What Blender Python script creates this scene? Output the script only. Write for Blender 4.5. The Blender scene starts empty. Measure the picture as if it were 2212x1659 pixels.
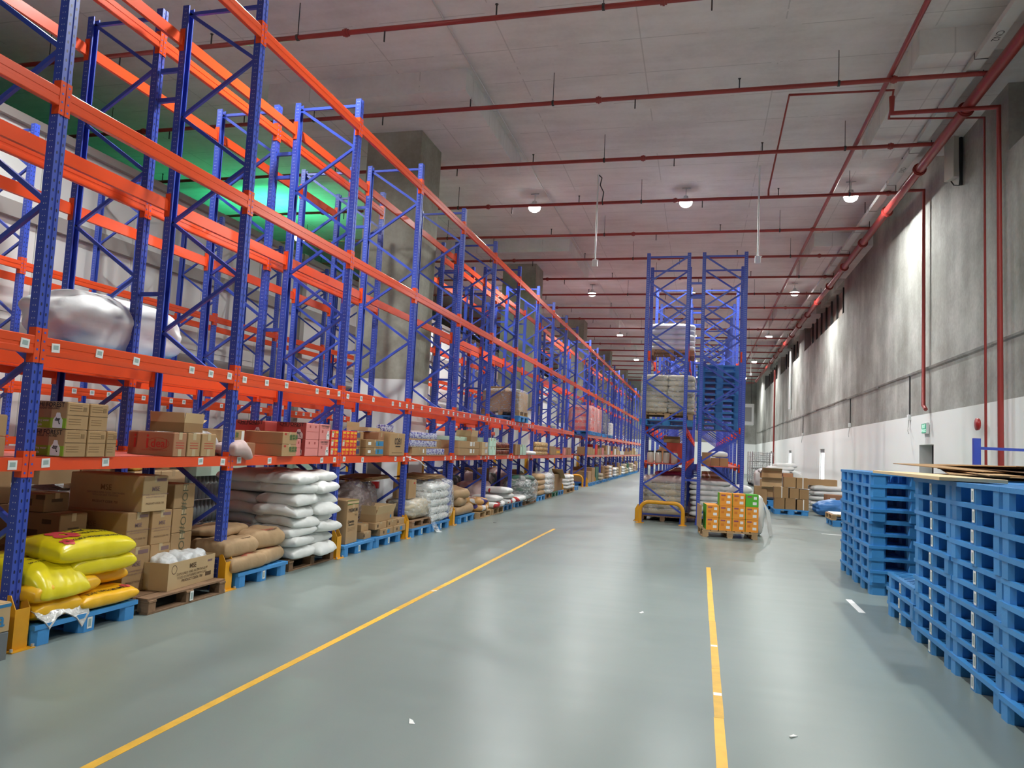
import bpy, math, random
from mathutils import Vector, Matrix, noise
random.seed(7)
sc = bpy.context.scene
C = sc.collection
PI = math.pi

# ------------------------------------------------------------------ camera, world, exposure
def set_camera():
    f, yaw, pitch, roll, h = 1600.62, -0.251493, 0.082536, 0.048047, 1.68
    cy, sy, cp, sp = math.cos(yaw), math.sin(yaw), math.cos(pitch), math.sin(pitch)
    fw = Vector((sy*cp, cy*cp, sp)); r = Vector((cy, -sy, 0)); u = r.cross(fw)
    cr, sr = math.cos(roll), math.sin(roll)
    r2 = cr*r + sr*u; u2 = -sr*r + cr*u
    m = Matrix((r2, u2, -fw)).transposed().to_4x4()
    m.translation = Vector((0, 0, h))
    cd = bpy.data.cameras.new('camera'); cd.sensor_width = 36.0; cd.lens = f/2212*36.0
    cd.clip_start = 0.05; cd.clip_end = 300
    co = bpy.data.objects.new('camera', cd); C.objects.link(co); co.matrix_world = m
    sc.camera = co
set_camera()
w = bpy.data.worlds.new('world'); sc.world = w; w.use_nodes = True
bgn = w.node_tree.nodes['Background']; bgn.inputs[0].default_value = (0.93, 0.97, 1.0, 1); bgn.inputs[1].default_value = 2.6
sc.view_settings.view_transform = 'Standard'; sc.view_settings.look = 'None'
sc.view_settings.gamma = 1.0; sc.view_settings.use_curve_mapping = False
sc.view_settings.exposure = 0.0
sc.cycles.use_denoising = True
sc.cycles.max_bounces = 5; sc.cycles.diffuse_bounces = 4; sc.cycles.glossy_bounces = 2
sc.cycles.transparent_max_bounces = 8; sc.cycles.transmission_bounces = 1
sc.cycles.use_light_tree = False
sc.cycles.use_adaptive_sampling = True; sc.cycles.adaptive_threshold = 0.04
sc.cycles.sample_clamp_indirect = 6.0; sc.cycles.caustics_reflective = False; sc.cycles.caustics_refractive = False
LAMP_W = 330.0

# ------------------------------------------------------------------ materials
MATS = {}
def nt(m): return m.node_tree.nodes, m.node_tree.links
def mat(name, col, rough=0.6, metal=0.0, var=0.0, vscale=4.0, bump=0.0, bscale=20.0, spec=0.5, emit=None, estr=0.0, stretch=None, coat=0.0):
    if name in MATS: return MATS[name]
    m = bpy.data.materials.new(name); m.use_nodes = True; MATS[name] = m
    N, L = nt(m); b = N['Principled BSDF']
    b.inputs['Base Color'].default_value = (*col, 1); b.inputs['Roughness'].default_value = rough
    b.inputs['Metallic'].default_value = metal; b.inputs['Specular IOR Level'].default_value = spec
    if coat: b.inputs['Coat Weight'].default_value = coat; b.inputs['Coat Roughness'].default_value = .1
    if emit: b.inputs['Emission Color'].default_value = (*emit, 1); b.inputs['Emission Strength'].default_value = estr
    if var or bump:
        tc = N.new('ShaderNodeTexCoord'); mp = N.new('ShaderNodeMapping'); L.new(tc.outputs['Object'], mp.inputs[0])
        if stretch: mp.inputs['Scale'].default_value = stretch
        if var:
            oi = N.new('ShaderNodeObjectInfo')
            n = N.new('ShaderNodeTexNoise'); n.inputs['Scale'].default_value = vscale; n.inputs['Detail'].default_value = 5
            L.new(mp.outputs[0], n.inputs['Vector'])
            ad = N.new('ShaderNodeMath'); ad.operation = 'ADD'; L.new(n.outputs[0], ad.inputs[0])
            rm = N.new('ShaderNodeMath'); rm.operation = 'MULTIPLY_ADD'; L.new(oi.outputs['Random'], rm.inputs[0]); rm.inputs[1].default_value = .5; rm.inputs[2].default_value = -.25
            L.new(rm.outputs[0], ad.inputs[1])
            cr = N.new('ShaderNodeMapRange'); cr.inputs['From Min'].default_value = .2; cr.inputs['From Max'].default_value = .8
            cr.inputs['To Min'].default_value = 1-var; cr.inputs['To Max'].default_value = 1+var*.6
            L.new(ad.outputs[0], cr.inputs[0])
            mx = N.new('ShaderNodeVectorMath'); mx.operation = 'SCALE'; mx.inputs[0].default_value = col
            L.new(cr.outputs[0], mx.inputs['Scale']); L.new(mx.outputs[0], b.inputs['Base Color'])
        if bump:
            n2 = N.new('ShaderNodeTexNoise'); n2.inputs['Scale'].default_value = bscale; n2.inputs['Detail'].default_value = 3
            L.new(mp.outputs[0], n2.inputs['Vector'])
            bp = N.new('ShaderNodeBump'); bp.inputs['Strength'].default_value = bump; bp.inputs['Distance'].default_value = .02
            L.new(n2.outputs[0], bp.inputs['Height']); L.new(bp.outputs[0], b.inputs['Normal'])
    return m
def ramp(N, stops):
    r = N.new('ShaderNodeValToRGB'); e = r.color_ramp.elements
    while len(e) > 1: e.remove(e[-1])
    e[0].position = stops[0][0]; e[0].color = (*stops[0][1], 1)
    for p, c in stops[1:]:
        x = e.new(p); x.color = (*c, 1)
    return r
def mathn(N, L, op, a, b=None):
    n = N.new('ShaderNodeMath'); n.operation = op
    for i, v in enumerate((a, b)):
        if v is None: continue
        if isinstance(v, (int, float)): n.inputs[i].default_value = v
        else: L.new(v, n.inputs[i])
    return n.outputs[0]
def mixc(N, L, fac, a, b):
    n = N.new('ShaderNodeMix'); n.data_type = 'RGBA'
    if isinstance(fac, (int, float)): n.inputs[0].default_value = fac
    else: L.new(fac, n.inputs[0])
    for i, v in ((6, a), (7, b)):
        if isinstance(v, tuple): n.inputs[i].default_value = (*v, 1)
        else: L.new(v, n.inputs[i])
    return n.outputs[2]

def floor_mat():
    m = mat('epoxy_floor', (.30, .33, .325), .28, spec=.36)
    N, L = nt(m); b = N['Principled BSDF']
    tc = N.new('ShaderNodeTexCoord')
    mp = N.new('ShaderNodeMapping'); mp.inputs['Scale'].default_value = (.55, .16, 1); L.new(tc.outputs['Object'], mp.inputs[0])
    n1 = N.new('ShaderNodeTexNoise'); n1.inputs['Scale'].default_value = 1.3; n1.inputs['Detail'].default_value = 6; L.new(mp.outputs[0], n1.inputs[0])
    mp2 = N.new('ShaderNodeMapping'); mp2.inputs['Scale'].default_value = (.35, 3.2, 1); mp2.inputs['Rotation'].default_value = (0, 0, .25); L.new(tc.outputs['Object'], mp2.inputs[0])
    n2 = N.new('ShaderNodeTexNoise'); n2.inputs['Scale'].default_value = 1.2; n2.inputs['Detail'].default_value = 2; L.new(mp2.outputs[0], n2.inputs[0])
    n3 = N.new('ShaderNodeTexNoise'); n3.inputs['Scale'].default_value = 90; n3.inputs['Detail'].default_value = 2; L.new(tc.outputs['Object'], n3.inputs[0])
    r = ramp(N, [(.3, (.178, .220, .206)), (.55, (.212, .254, .238)), (.75, (.246, .282, .264))]); L.new(n1.outputs[0], r.inputs[0])
    r3 = ramp(N, [(.26, (.8, .8, .8)), (.34, (1, 1, 1))]); L.new(n3.outputs[0], r3.inputs[0])
    mu = N.new('ShaderNodeMix'); mu.data_type = 'RGBA'; mu.blend_type = 'MULTIPLY'; mu.inputs[0].default_value = .5
    L.new(r.outputs[0], mu.inputs[6]); L.new(r3.outputs[0], mu.inputs[7]); L.new(mu.outputs[2], b.inputs['Base Color'])
    mr = N.new('ShaderNodeMapRange'); mr.inputs['From Min'].default_value = .3; mr.inputs['From Max'].default_value = .75
    mr.inputs['To Min'].default_value = .29; mr.inputs['To Max'].default_value = .335; L.new(n2.outputs[0], mr.inputs[0]); L.new(mr.outputs[0], b.inputs['Roughness'])
    return m
def concrete_mat(name, base, lo, hi, paint_z=None, paint=(.72, .73, .72), vertical=True, seams=None):
    m = mat(name, base, .85, spec=.25)
    N, L = nt(m); b = N['Principled BSDF']
    tc = N.new('ShaderNodeTexCoord')
    n1 = N.new('ShaderNodeTexNoise'); n1.inputs['Scale'].default_value = .55; n1.inputs['Detail'].default_value = 5; n1.inputs['Roughness'].default_value = .62; L.new(tc.outputs['Object'], n1.inputs[0])
    mp = N.new('ShaderNodeMapping'); mp.inputs['Scale'].default_value = (1.3, 1.3, .16) if vertical else (.5, 3.0, 1); L.new(tc.outputs['Object'], mp.inputs[0])
    n2 = N.new('ShaderNodeTexNoise'); n2.inputs['Scale'].default_value = 1.4; n2.inputs['Detail'].default_value = 6; L.new(mp.outputs[0], n2.inputs[0])
    n3 = N.new('ShaderNodeTexNoise'); n3.inputs['Scale'].default_value = 14; n3.inputs['Detail'].default_value = 4; L.new(tc.outputs['Object'], n3.inputs[0])
    s = mathn(N, L, 'ADD', mathn(N, L, 'MULTIPLY', n1.outputs[0], .62), mathn(N, L, 'ADD', mathn(N, L, 'MULTIPLY', n2.outputs[0], .28), mathn(N, L, 'MULTIPLY', n3.outputs[0], .12)))
    r = ramp(N, [(.36, lo), (.52, base), (.66, hi)]); L.new(s, r.inputs[0]); col = r.outputs[0]
    if seams:
        sx = N.new('ShaderNodeSeparateXYZ'); L.new(tc.outputs['Object'], sx.inputs[0])
        fx = mathn(N, L, 'ABSOLUTE', mathn(N, L, 'SUBTRACT', mathn(N, L, 'FRACT', mathn(N, L, 'DIVIDE', sx.outputs[0], seams[0])), .5))
        fy = mathn(N, L, 'ABSOLUTE', mathn(N, L, 'SUBTRACT', mathn(N, L, 'FRACT', mathn(N, L, 'DIVIDE', sx.outputs[1], seams[1])), .5))
        a = mathn(N, L, 'LESS_THAN', fx, .012/seams[0]); c = mathn(N, L, 'LESS_THAN', fy, .012/seams[1])
        k = mathn(N, L, 'MULTIPLY', mathn(N, L, 'MAXIMUM', a, c), mathn(N, L, 'GREATER_THAN', n1.outputs[0], .46))
        col = mixc(N, L, mathn(N, L, 'MULTIPLY', k, .35), col, (lo[0]*.45, lo[1]*.45, lo[2]*.45))
    if paint_z is not None:
        sx = N.new('ShaderNodeSeparateXYZ'); L.new(tc.outputs['Object'], sx.inputs[0])
        k = mathn(N, L, 'LESS_THAN', sx.outputs[2], paint_z)
        n4 = mixc(N, L, mathn(N, L, 'MULTIPLY', n1.outputs[0], .25), paint, (paint[0]*.7, paint[1]*.7, paint[2]*.7))
        col = mixc(N, L, k, col, n4)
    L.new(col, b.inputs['Base Color'])
    return m
def post_mat(name, axis, light):
    base = (.042, .080, .45)
    m = mat(name, base, .38, spec=.5)
    N, L = nt(m); b = N['Principled BSDF']
    tc = N.new('ShaderNodeTexCoord'); s = N.new('ShaderNodeSeparateXYZ'); L.new(tc.outputs['Object'], s.inputs[0])
    per = .075 if not light else .05
    off, ra, rb = (.024, .0075, .014) if not light else (.011, .0042, .0045)
    u = mathn(N, L, 'SUBTRACT', mathn(N, L, 'ABSOLUTE', s.outputs[axis]), off)
    v = mathn(N, L, 'MULTIPLY', mathn(N, L, 'SUBTRACT', mathn(N, L, 'FRACT', mathn(N, L, 'DIVIDE', s.outputs[2], per)), .5), per)
    d = mathn(N, L, 'ADD', mathn(N, L, 'POWER', mathn(N, L, 'ABSOLUTE', mathn(N, L, 'DIVIDE', u, ra)), 2.0), mathn(N, L, 'POWER', mathn(N, L, 'ABSOLUTE', mathn(N, L, 'DIVIDE', v, rb)), 2.0))
    k = mathn(N, L, 'LESS_THAN', d, 1.0)
    L.new(mixc(N, L, k, base, (.006, .008, .05) if not light else (.62, .64, .7)), b.inputs['Base Color'])  # front dots: dark holes; side dots: bolts and light through holes, painted as colour
    return m
def film_mat(name, tint=(.9, .92, .92), opac=.3, scale=9.0):
    m = bpy.data.materials.new(name); m.use_nodes = True; MATS[name] = m
    N, L = nt(m); b = N['Principled BSDF']; out = N['Material Output']
    b.inputs['Base Color'].default_value = (*tint, 1); b.inputs['Roughness'].default_value = .16
    tr = N.new('ShaderNodeBsdfTransparent'); mx = N.new('ShaderNodeMixShader')
    tc = N.new('ShaderNodeTexCoord'); mp = N.new('ShaderNodeMapping'); mp.inputs['Scale'].default_value = (1, 1, 2.2); mp.inputs['Rotation'].default_value = (.4, .3, 0); L.new(tc.outputs['Object'], mp.inputs[0])
    n = N.new('ShaderNodeTexNoise'); n.inputs['Scale'].default_value = scale; n.inputs['Detail'].default_value = 5; n.inputs['Distortion'].default_value = 1.2; L.new(mp.outputs[0], n.inputs[0])
    mr = N.new('ShaderNodeMapRange'); mr.inputs['From Min'].default_value = .42; mr.inputs['From Max'].default_value = .72; mr.inputs['To Min'].default_value = opac*.45; mr.inputs['To Max'].default_value = min(1, opac*2.2)
    L.new(n.outputs[0], mr.inputs[0]); L.new(mr.outputs[0], mx.inputs[0]); L.new(tr.outputs[0], mx.inputs[1]); L.new(b.outputs[0], mx.inputs[2]); L.new(mx.outputs[0], out.inputs[0])
    bp = N.new('ShaderNodeBump'); bp.inputs['Strength'].default_value = .9; bp.inputs['Distance'].default_value = .03; L.new(n.outputs[0], bp.inputs['Height']); L.new(bp.outputs[0], b.inputs['Normal'])
    return m
def stripe_mat(name, cols, scale=3.0, rough=.55):
    m = mat(name, cols[0], rough); N, L = nt(m); b = N['Principled BSDF']
    tc = N.new('ShaderNodeTexCoord'); oi = N.new('ShaderNodeObjectInfo'); ad = N.new('ShaderNodeVectorMath'); ad.operation = 'ADD'
    L.new(tc.outputs['Object'], ad.inputs[0]); L.new(oi.outputs['Random'], ad.inputs[1])
    n = N.new('ShaderNodeTexNoise'); n.inputs['Scale'].default_value = scale; n.inputs['Detail'].default_value = 1; L.new(ad.outputs[0], n.inputs[0])
    st = [(.25+.5*i/max(1, len(cols)-1), c) for i, c in enumerate(cols)]
    r = ramp(N, st); r.color_ramp.interpolation = 'CONSTANT'; L.new(n.outputs[0], r.inputs[0]); L.new(r.outputs[0], b.inputs['Base Color'])
    return m

FLOOR = floor_mat()
CEIL = concrete_mat('ceiling_concrete', (.76, .735, .72), (.64, .61, .595), (.83, .81, .80), vertical=False, seams=(2.44, 1.22))
WALLC = concrete_mat('wall_concrete', (.33, .325, .30), (.20, .195, .172), (.49, .485, .455), paint_z=2.9, paint=(.84, .85, .83))
COLC = concrete_mat('column_concrete', (.33, .325, .265), (.19, .186, .145), (.45, .44, .38), paint_z=3.0, paint=(.80, .81, .80))
BLUE = mat('rack_blue', (.042, .080, .45), .34)
POSTF = post_mat('rack_post_front', 1, False); POSTS = post_mat('rack_post_side', 0, True)
RED = mat('rack_orange_red', (.80, .082, .018), .26, var=.06, vscale=1.5, spec=.38)
DECK = mat('deck_red', (.62, .10, .06), .45, var=.1)
PBLUE = mat('pallet_blue', (.055, .27, .62), .42, var=.16, vscale=3, bump=.06, bscale=60)
PGREEN = mat('pallet_green', (.02, .13, .07), .5)
YEL = mat('guard_yellow', (.78, .36, .012), .42, var=.12, vscale=6)
TAPE = mat('floor_tape_yellow', (.78, .44, .04), .5, var=.2, vscale=9)
PIPE = mat('pipe_red', (.30, .035, .03), .35, var=.08)
WHITE = mat('white_paint', (.78, .79, .78), .5)
PANEL = mat('white_panel', (.80, .79, .77), .55, var=.05, vscale=.6)
GREY = mat('grey_steel', (.30, .30, .29), .5, metal=.3)
GIRT = mat('girt_grey', (.36, .33, .31), .6)
GALV = mat('galvanised', (.62, .63, .62), .4, metal=.6)
DARK = mat('dark_metal', (.03, .03, .032), .5)
BLACK = mat('black_print', (.015, .014, .013), .6)
KR = mat('kraft', (.40, .245, .115), .8, var=.13, vscale=2.5, bump=.05, bscale=30)
KR2 = mat('kraft_dark', (.30, .175, .075), .8, var=.13, vscale=2.5)
KR3 = mat('kraft_light', (.52, .36, .19), .8, var=.1, vscale=2.5)
KR4 = mat('kraft_red', (.36, .17, .085), .8, var=.1, vscale=2.5)
KRED = mat('kraft_print_dark', (.10, .055, .025), .8)
PRED = mat('print_red', (.45, .03, .02), .7)
PGRN = mat('print_green', (.27, .46, .03), .7)
PBLU = mat('print_blue', (.03, .20, .42), .7)
PFAINT = mat('print_faint', (.24, .14, .06), .8)
PMAG = mat('print_mauve', (.21, .125, .125), .8)
STK = mat('sticker_white', (.80, .80, .78), .5)
STKB = mat('sticker_print', (.33, .42, .40), .6)
PINK = mat('carton_pink', (.70, .24, .22), .7, var=.08)
PINKD = mat('carton_pink_dark', (.42, .07, .06), .7, var=.06)
CRED = mat('carton_red', (.72, .035, .02), .6)
CYEL = mat('carton_yellow', (.85, .48, .02), .6)
CORG = mat('carton_orange', (.80, .30, .03), .65, var=.05)
CGRN = mat('carton_green', (.09, .42, .03), .65)
CMINT = mat('carton_mint', (.52, .72, .58), .65, var=.06)
CNAVY = mat('carton_navy', (.05, .06, .16), .6)
CPUR = stripe_mat('can_purple', [(.10, .09, .32), (.55, .55, .66), (.20, .16, .45), (.7, .7, .78)], 22, .35)
WTAPE = mat('packing_tape', (.50, .38, .22), .25)
STRAP = mat('white_strap', (.72, .70, .64), .4)
WOODP = mat('pallet_wood', (.27, .155, .085), .85, var=.3, vscale=5, stretch=(1, 4, 4), bump=.2, bscale=25)
WOODL = mat('pallet_wood_light', (.44, .29, .15), .85, var=.25, vscale=5, stretch=(1, 4, 4), bump=.2, bscale=25)
SYEL = mat('sack_yellow', (.80, .66, .012), .28, bump=.12, bscale=11)
SGLD = mat('sack_gold', (.86, .46, .012), .32, var=.05, bump=.18, bscale=13)
SWHT = mat('sack_white', (.76, .76, .74), .5, var=.04, bump=.25, bscale=12)
SBRN = mat('sack_brown', (.43, .28, .15), .75, var=.1, bump=.4, bscale=10)
SBEI = mat('sack_beige', (.50, .42, .29), .6, var=.1, bump=.3, bscale=10)
SGRN = stripe_mat('sack_green', [(.03, .13, .08), (.10, .14, .12), (.45, .47, .45), (.04, .20, .09)], 3.0)
SRWH = stripe_mat('sack_red_white', [(.70, .70, .68), (.70, .70, .68), (.50, .03, .03), (.72, .72, .7)], 2.6)
SPUR = stripe_mat('sack_purple', [(.06, .04, .18), (.55, .30, .10), (.65, .62, .6), (.40, .08, .06)], 4.0)
SPNK = mat('sack_pinkish', (.55, .40, .38), .45, bump=.35, bscale=9)
FILM = film_mat('stretch_film', opac=.22)
FILMW = film_mat('stretch_film_milky', opac=.33, scale=7)
FILMD = film_mat('film_brown', tint=(.33, .26, .25), opac=1.0, scale=5)
BAGW = mat('poly_bag_white', (.78, .80, .81), .22, bump=.9, bscale=9)
TARP = mat('tarp_blue', (.05, .18, .46), .38, bump=.7, bscale=6)
JARB = stripe_mat('jar_brown', [(.10, .02, .012), (.22, .05, .02), (.50, .26, .10)], 16, .3)
BOTT = stripe_mat('bottle_amber', [(.42, .22, .07), (.62, .48, .26), (.35, .14, .05)], 26, .4)
LENS = mat('lamp_lens', (1, 1, 1), .4, emit=(1.0, .985, .95), estr=26.0)
GLS = mat('window_daylight_glass', (.9, .95, 1), .05)
EXITG = mat('exit_green', (.01, .16, .09), .4, emit=(.02, .45, .25), estr=.5)
EXITW = mat('exit_white', (.8, .95, .85), .4, emit=(.7, 1, .85), estr=.9)

# ------------------------------------------------------------------ mesh builder
class MB:
    def __init__(s): s.v = []; s.f = []; s.m = []; s.s = []
    def add(s, vs, fs, m=0, smooth=False):
        o = len(s.v); s.v += [tuple(p) for p in vs]
        for f in fs: s.f.append(tuple(i+o for i in f)); s.m.append(m); s.s.append(smooth)
        return s
    def box(s, x0, x1, y0, y1, z0, z1, m=0):
        return s.add([(x0, y0, z0), (x1, y0, z0), (x1, y1, z0), (x0, y1, z0), (x0, y0, z1), (x1, y0, z1), (x1, y1, z1), (x0, y1, z1)],
                     [(0, 3, 2, 1), (4, 5, 6, 7), (0, 1, 5, 4), (1, 2, 6, 5), (2, 3, 7, 6), (3, 0, 4, 7)], m)
    def cbox(s, x0, x1, y0, y1, z0, z1, c=.006, m=0):
        # box with chamfered vertical edges and top rim
        P = [(x0+c, y0), (x1-c, y0), (x1, y0+c), (x1, y1-c), (x1-c, y1), (x0+c, y1), (x0, y1-c), (x0, y0+c)]
        Q = [(x0+2*c, y0+c), (x1-2*c, y0+c), (x1-c, y0+2*c), (x1-c, y1-2*c), (x1-2*c, y1-c), (x0+2*c, y1-c), (x0+c, y1-2*c), (x0+c, y0+2*c)]
        vs = [(x, y, z0) for x, y in P] + [(x, y, z1-c) for x, y in P] + [(x, y, z1) for x, y in Q]
        fs = [(7, 6, 5, 4, 3, 2, 1, 0), tuple(range(16, 24))]
        for i in range(8):
            j = (i+1) % 8; fs += [(i, j, j+8, i+8), (i+8, j+8, j+16, i+16)]
        return s.add(vs, fs, m)
    def tube(s, pts, r, n=8, m=0, caps=True):
        pts = [Vector(p) for p in pts]; rings = []
        prev = None
        for i, p in enumerate(pts):
            if i == 0: t = pts[1]-p
            elif i == len(pts)-1: t = p-pts[i-1]
            else: t = (pts[i+1]-p).normalized()+(p-pts[i-1]).normalized()
            t.normalize()
            if prev is None:
                a = Vector((0, 0, 1)) if abs(t.z) < .9 else Vector((1, 0, 0))
                prev = t.cross(a).normalized()
            b = (prev - t*prev.dot(t)).normalized(); prev = b; c = t.cross(b)
            rr = r[i] if isinstance(r, (list, tuple)) else r
            rings.append([p + rr*(math.cos(2*PI*k/n)*b + math.sin(2*PI*k/n)*c) for k in range(n)])
        vs = [q for g in rings for q in g]; fs = []
        for i in range(len(rings)-1):
            for k in range(n):
                k2 = (k+1) % n; fs.append((i*n+k, i*n+k2, (i+1)*n+k2, (i+1)*n+k))
        o = len(s.v); s.add(vs, fs, m, True)
        if caps: s.add(rings[0], [tuple(reversed(range(n)))], m); s.add(rings[-1], [tuple(range(n))], m)
        return s
    def prism(s, poly, z0, z1, m=0, axis='z', sm=None):
        n = len(poly)
        def tr(a, b, c): return (a, b, c) if axis == 'z' else ((c, a, b) if axis == 'x' else (a, c, b))
        vs = [tr(a, b, z0) for a, b in poly] + [tr(a, b, z1) for a, b in poly]
        fs = [tuple(reversed(range(n))), tuple(range(n, 2*n))]
        o = len(s.v); s.add(vs, fs, m)
        for i in range(n):
            s.f.append((o+i, o+(i+1) % n, o+n+(i+1) % n, o+n+i)); s.m.append(m if sm is None else sm[i]); s.s.append(False)
        return s
    def lathe(s, prof, n=16, m=0, cx=0, cy=0):
        vs = [(cx+r*math.cos(2*PI*k/n), cy+r*math.sin(2*PI*k/n), z) for r, z in prof for k in range(n)]; fs = []
        for i in range(len(prof)-1):
            for k in range(n):
                k2 = (k+1) % n; fs.append((i*n+k, i*n+k2, (i+1)*n+k2, (i+1)*n+k))
        return s.add(vs, fs, m, True)
    def mesh(s, name, mats):
        me = bpy.data.meshes.new(name); me.from_pydata(s.v, [], s.f)
        me.materials.clear()
        for mm in (mats if isinstance(mats, (list, tuple)) else [mats]): me.materials.append(mm)
        me.polygons.foreach_set('material_index', s.m); me.polygons.foreach_set('use_smooth', s.s); me.update()
        return me
def tag(o, label=None, cat=None, group=None, kind=None):
    if label: o['label'] = label
    if cat: o['category'] = cat
    if group: o['group'] = group
    if kind: o['kind'] = kind
    return o
def O(name, me, parent=None, loc=(0, 0, 0), rot=None, scale=None):
    o = bpy.data.objects.new(name, me); C.objects.link(o)
    if parent: o.parent = parent
    o.location = loc
    if rot is not None: o.rotation_euler = rot
    if scale is not None: o.scale = scale
    return o
CACHE = {}
def cached(key, fn):
    if key not in CACHE: CACHE[key] = fn()
    return CACHE[key]
def dup(root, loc, rot=None):
    def cp(o, par):
        c = o.copy(); C.objects.link(c); c.parent = par
        for ch in list(o.children): cp(ch, c)
        return c
    r = cp(root, root.parent); r.location = loc
    if rot is not None: r.rotation_euler = rot
    return r
ORD = ['zeroth', 'first', 'second', 'third', 'fourth', 'fifth', 'sixth', 'seventh', 'eighth', 'ninth', 'tenth', 'eleventh', 'twelfth', 'thirteenth', 'fourteenth', 'fifteenth', 'sixteenth', 'seventeenth', 'eighteenth', 'nineteenth', 'twentieth', 'twenty-first', 'twenty-second']
# ------------------------------------------------------------------ text and prints
def text_me(txt, size, material, bold=0.0, align='CENTER'):
    def mk():
        cu = bpy.data.curves.new('t', 'FONT'); cu.body = txt; cu.size = size; cu.align_x = align; cu.align_y = 'CENTER'
        cu.offset = min(bold, size*.012); cu.resolution_u = 3; cu.fill_mode = 'FRONT'
        ob = bpy.data.objects.new('t', cu); C.objects.link(ob)
        dg = bpy.context.evaluated_depsgraph_get(); me = bpy.data.meshes.new_from_object(ob.evaluated_get(dg))
        bpy.data.objects.remove(ob); me.materials.clear(); me.materials.append(material)
        return me
    return cached(('T', txt, size, material.name, bold, align), mk)
FR = {'px': (PI/2, 0, PI/2), 'mx': (PI/2, 0, -PI/2), 'my': (PI/2, 0, 0), 'py': (PI/2, 0, PI), 'pz': (0, 0, PI/2)}
def face_pos(face, dims, u, v, e=.003):
    dx, dy, dz = dims
    if face == 'px': return (dx/2+e, u, v)
    if face == 'mx': return (-dx/2-e, -u, v)
    if face == 'my': return (u, -dy/2-e, v)
    if face == 'py': return (-u, dy/2+e, v)
    return (u, v, dz+e)
def lettering(o, dims, face, u, v, txt, size, material, bold=0.0, roll=0.0, name='lettering', sx=1.0, e=.003):
    me = text_me(txt, size, material, bold)
    r = Matrix.Rotation(roll, 3, 'Z')
    from mathutils import Euler
    q = (Euler(FR[face]).to_matrix() @ r).to_euler()
    return O(name, me, o, face_pos(face, dims, u, v, e), q, (sx, 1, 1))
def patch(o, dims, face, u, v, w, h, material, name='print_panel', t=.0016):
    me = cached(('patch', material.name), lambda: MB().box(-.5, .5, -.5, .5, -.5, .5).mesh('patch', material))
    return O(name, me, o, face_pos(face, dims, u, v, 0), FR[face], (w, h, 2*t))
# ------------------------------------------------------------------ cartons
def carton_me(dx, dy, dz, m):
    def mk():
        b = MB().cbox(-dx/2, dx/2, -dy/2, dy/2, 0, dz-.004, .005)
        g = .003
        b.box(-dx/2+.006, dx/2-.006, -dy/2+.006, -g, dz-.0045, dz); b.box(-dx/2+.006, dx/2-.006, g, dy/2-.006, dz-.0045, dz)
        return b.mesh('carton', m)
    return cached(('carton', round(dx, 3), round(dy, 3), round(dz, 3), m.name), mk)
def carton(xf, y0, y1, z0, z1, depth, m, label, group=None, rz=0.0, tape=WTAPE, name='carton', cat='carton', facetape=False):
    """front face at X=xf looking down the aisle side (+X), between y0..y1, bottom z0, top z1"""
    dx, dy, dz = depth, y1-y0-.006, z1-z0-.002
    o = O(name, carton_me(dx, dy, dz, m), None, (xf-dx/2, (y0+y1)/2, z0), (0, 0, rz)); tag(o, label, cat, group)
    D = (dx, dy, dz)
    if tape:
        b = MB().box(-dx/2-.001, dx/2+.001, -.025, .025, dz-.001, dz+.001).box(dx/2-.001, dx/2+.0012, -.025, .025, dz-min(.07, dz*.35), dz)
        b.box(-dx/2-.0012, -dx/2+.001, -.025, .025, dz-min(.07, dz*.35), dz)
        if facetape: b.box(dx/2-.001, dx/2+.0012, -.025, .025, 0, min(.07, dz*.3))
        O('tape', b.mesh('tape', tape), o)
    return o, D
def open_carton(xf, y0, y1, z0, z1, depth, m, label, group=None, rz=0.0, flaps=(1, 1, 1, 1), fl=.13, lean=(.5, .5, .5, .5), name='open_carton'):
    dx, dy, dz = depth, y1-y0, z1-z0; t = .006
    b = MB().box(-dx/2, dx/2, -dy/2, dy/2, 0, t)
    b.box(-dx/2, -dx/2+t, -dy/2, dy/2, t, dz).box(dx/2-t, dx/2, -dy/2, dy/2, t, dz).box(-dx/2+t, dx/2-t, -dy/2, -dy/2+t, t, dz).box(-dx/2+t, dx/2-t, dy/2-t, dy/2, t, dz)
    o = O(name, b.mesh('open_carton', m), None, (xf-dx/2, (y0+y1)/2, z0), (0, 0, rz)); tag(o, label, 'carton', group)
    inner = KR3
    def flap(px, py, ux, uy, nx, ny, ln, a):
        # hinge edge centre (px,py), along (ux,uy)*ln/2, outward (nx,ny)
        ca, sa = math.sin(a), math.cos(a)
        vs = []
        for w_ in (0, 1):
            for s_ in (-1, 1):
                for k in (0, t):
                    vs.append((px+ux*s_*ln/2+nx*(ca*fl*w_-sa*k), py+uy*s_*ln/2+ny*(ca*fl*w_-sa*k), dz+sa*fl*w_+ca*k))
        f = [(0, 2, 6, 4), (1, 5, 7, 3), (0, 1, 3, 2), (4, 6, 7, 5), (0, 4, 5, 1), (2, 3, 7, 6)]
        O('flap', MB().add(vs, f).mesh('flap', inner), o)
    if flaps[0]: flap(dx/2, 0, 0, 1, 1, 0, dy, lean[0])
    if flaps[1]: flap(-dx/2, 0, 0, 1, -1, 0, dy, lean[1])
    if flaps[2]: flap(0, -dy/2, 1, 0, 0, -1, dx, lean[2])
    if flaps[3]: flap(0, dy/2, 1, 0, 0, 1, dx, lean[3])
    return o, (dx, dy, dz)
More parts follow.
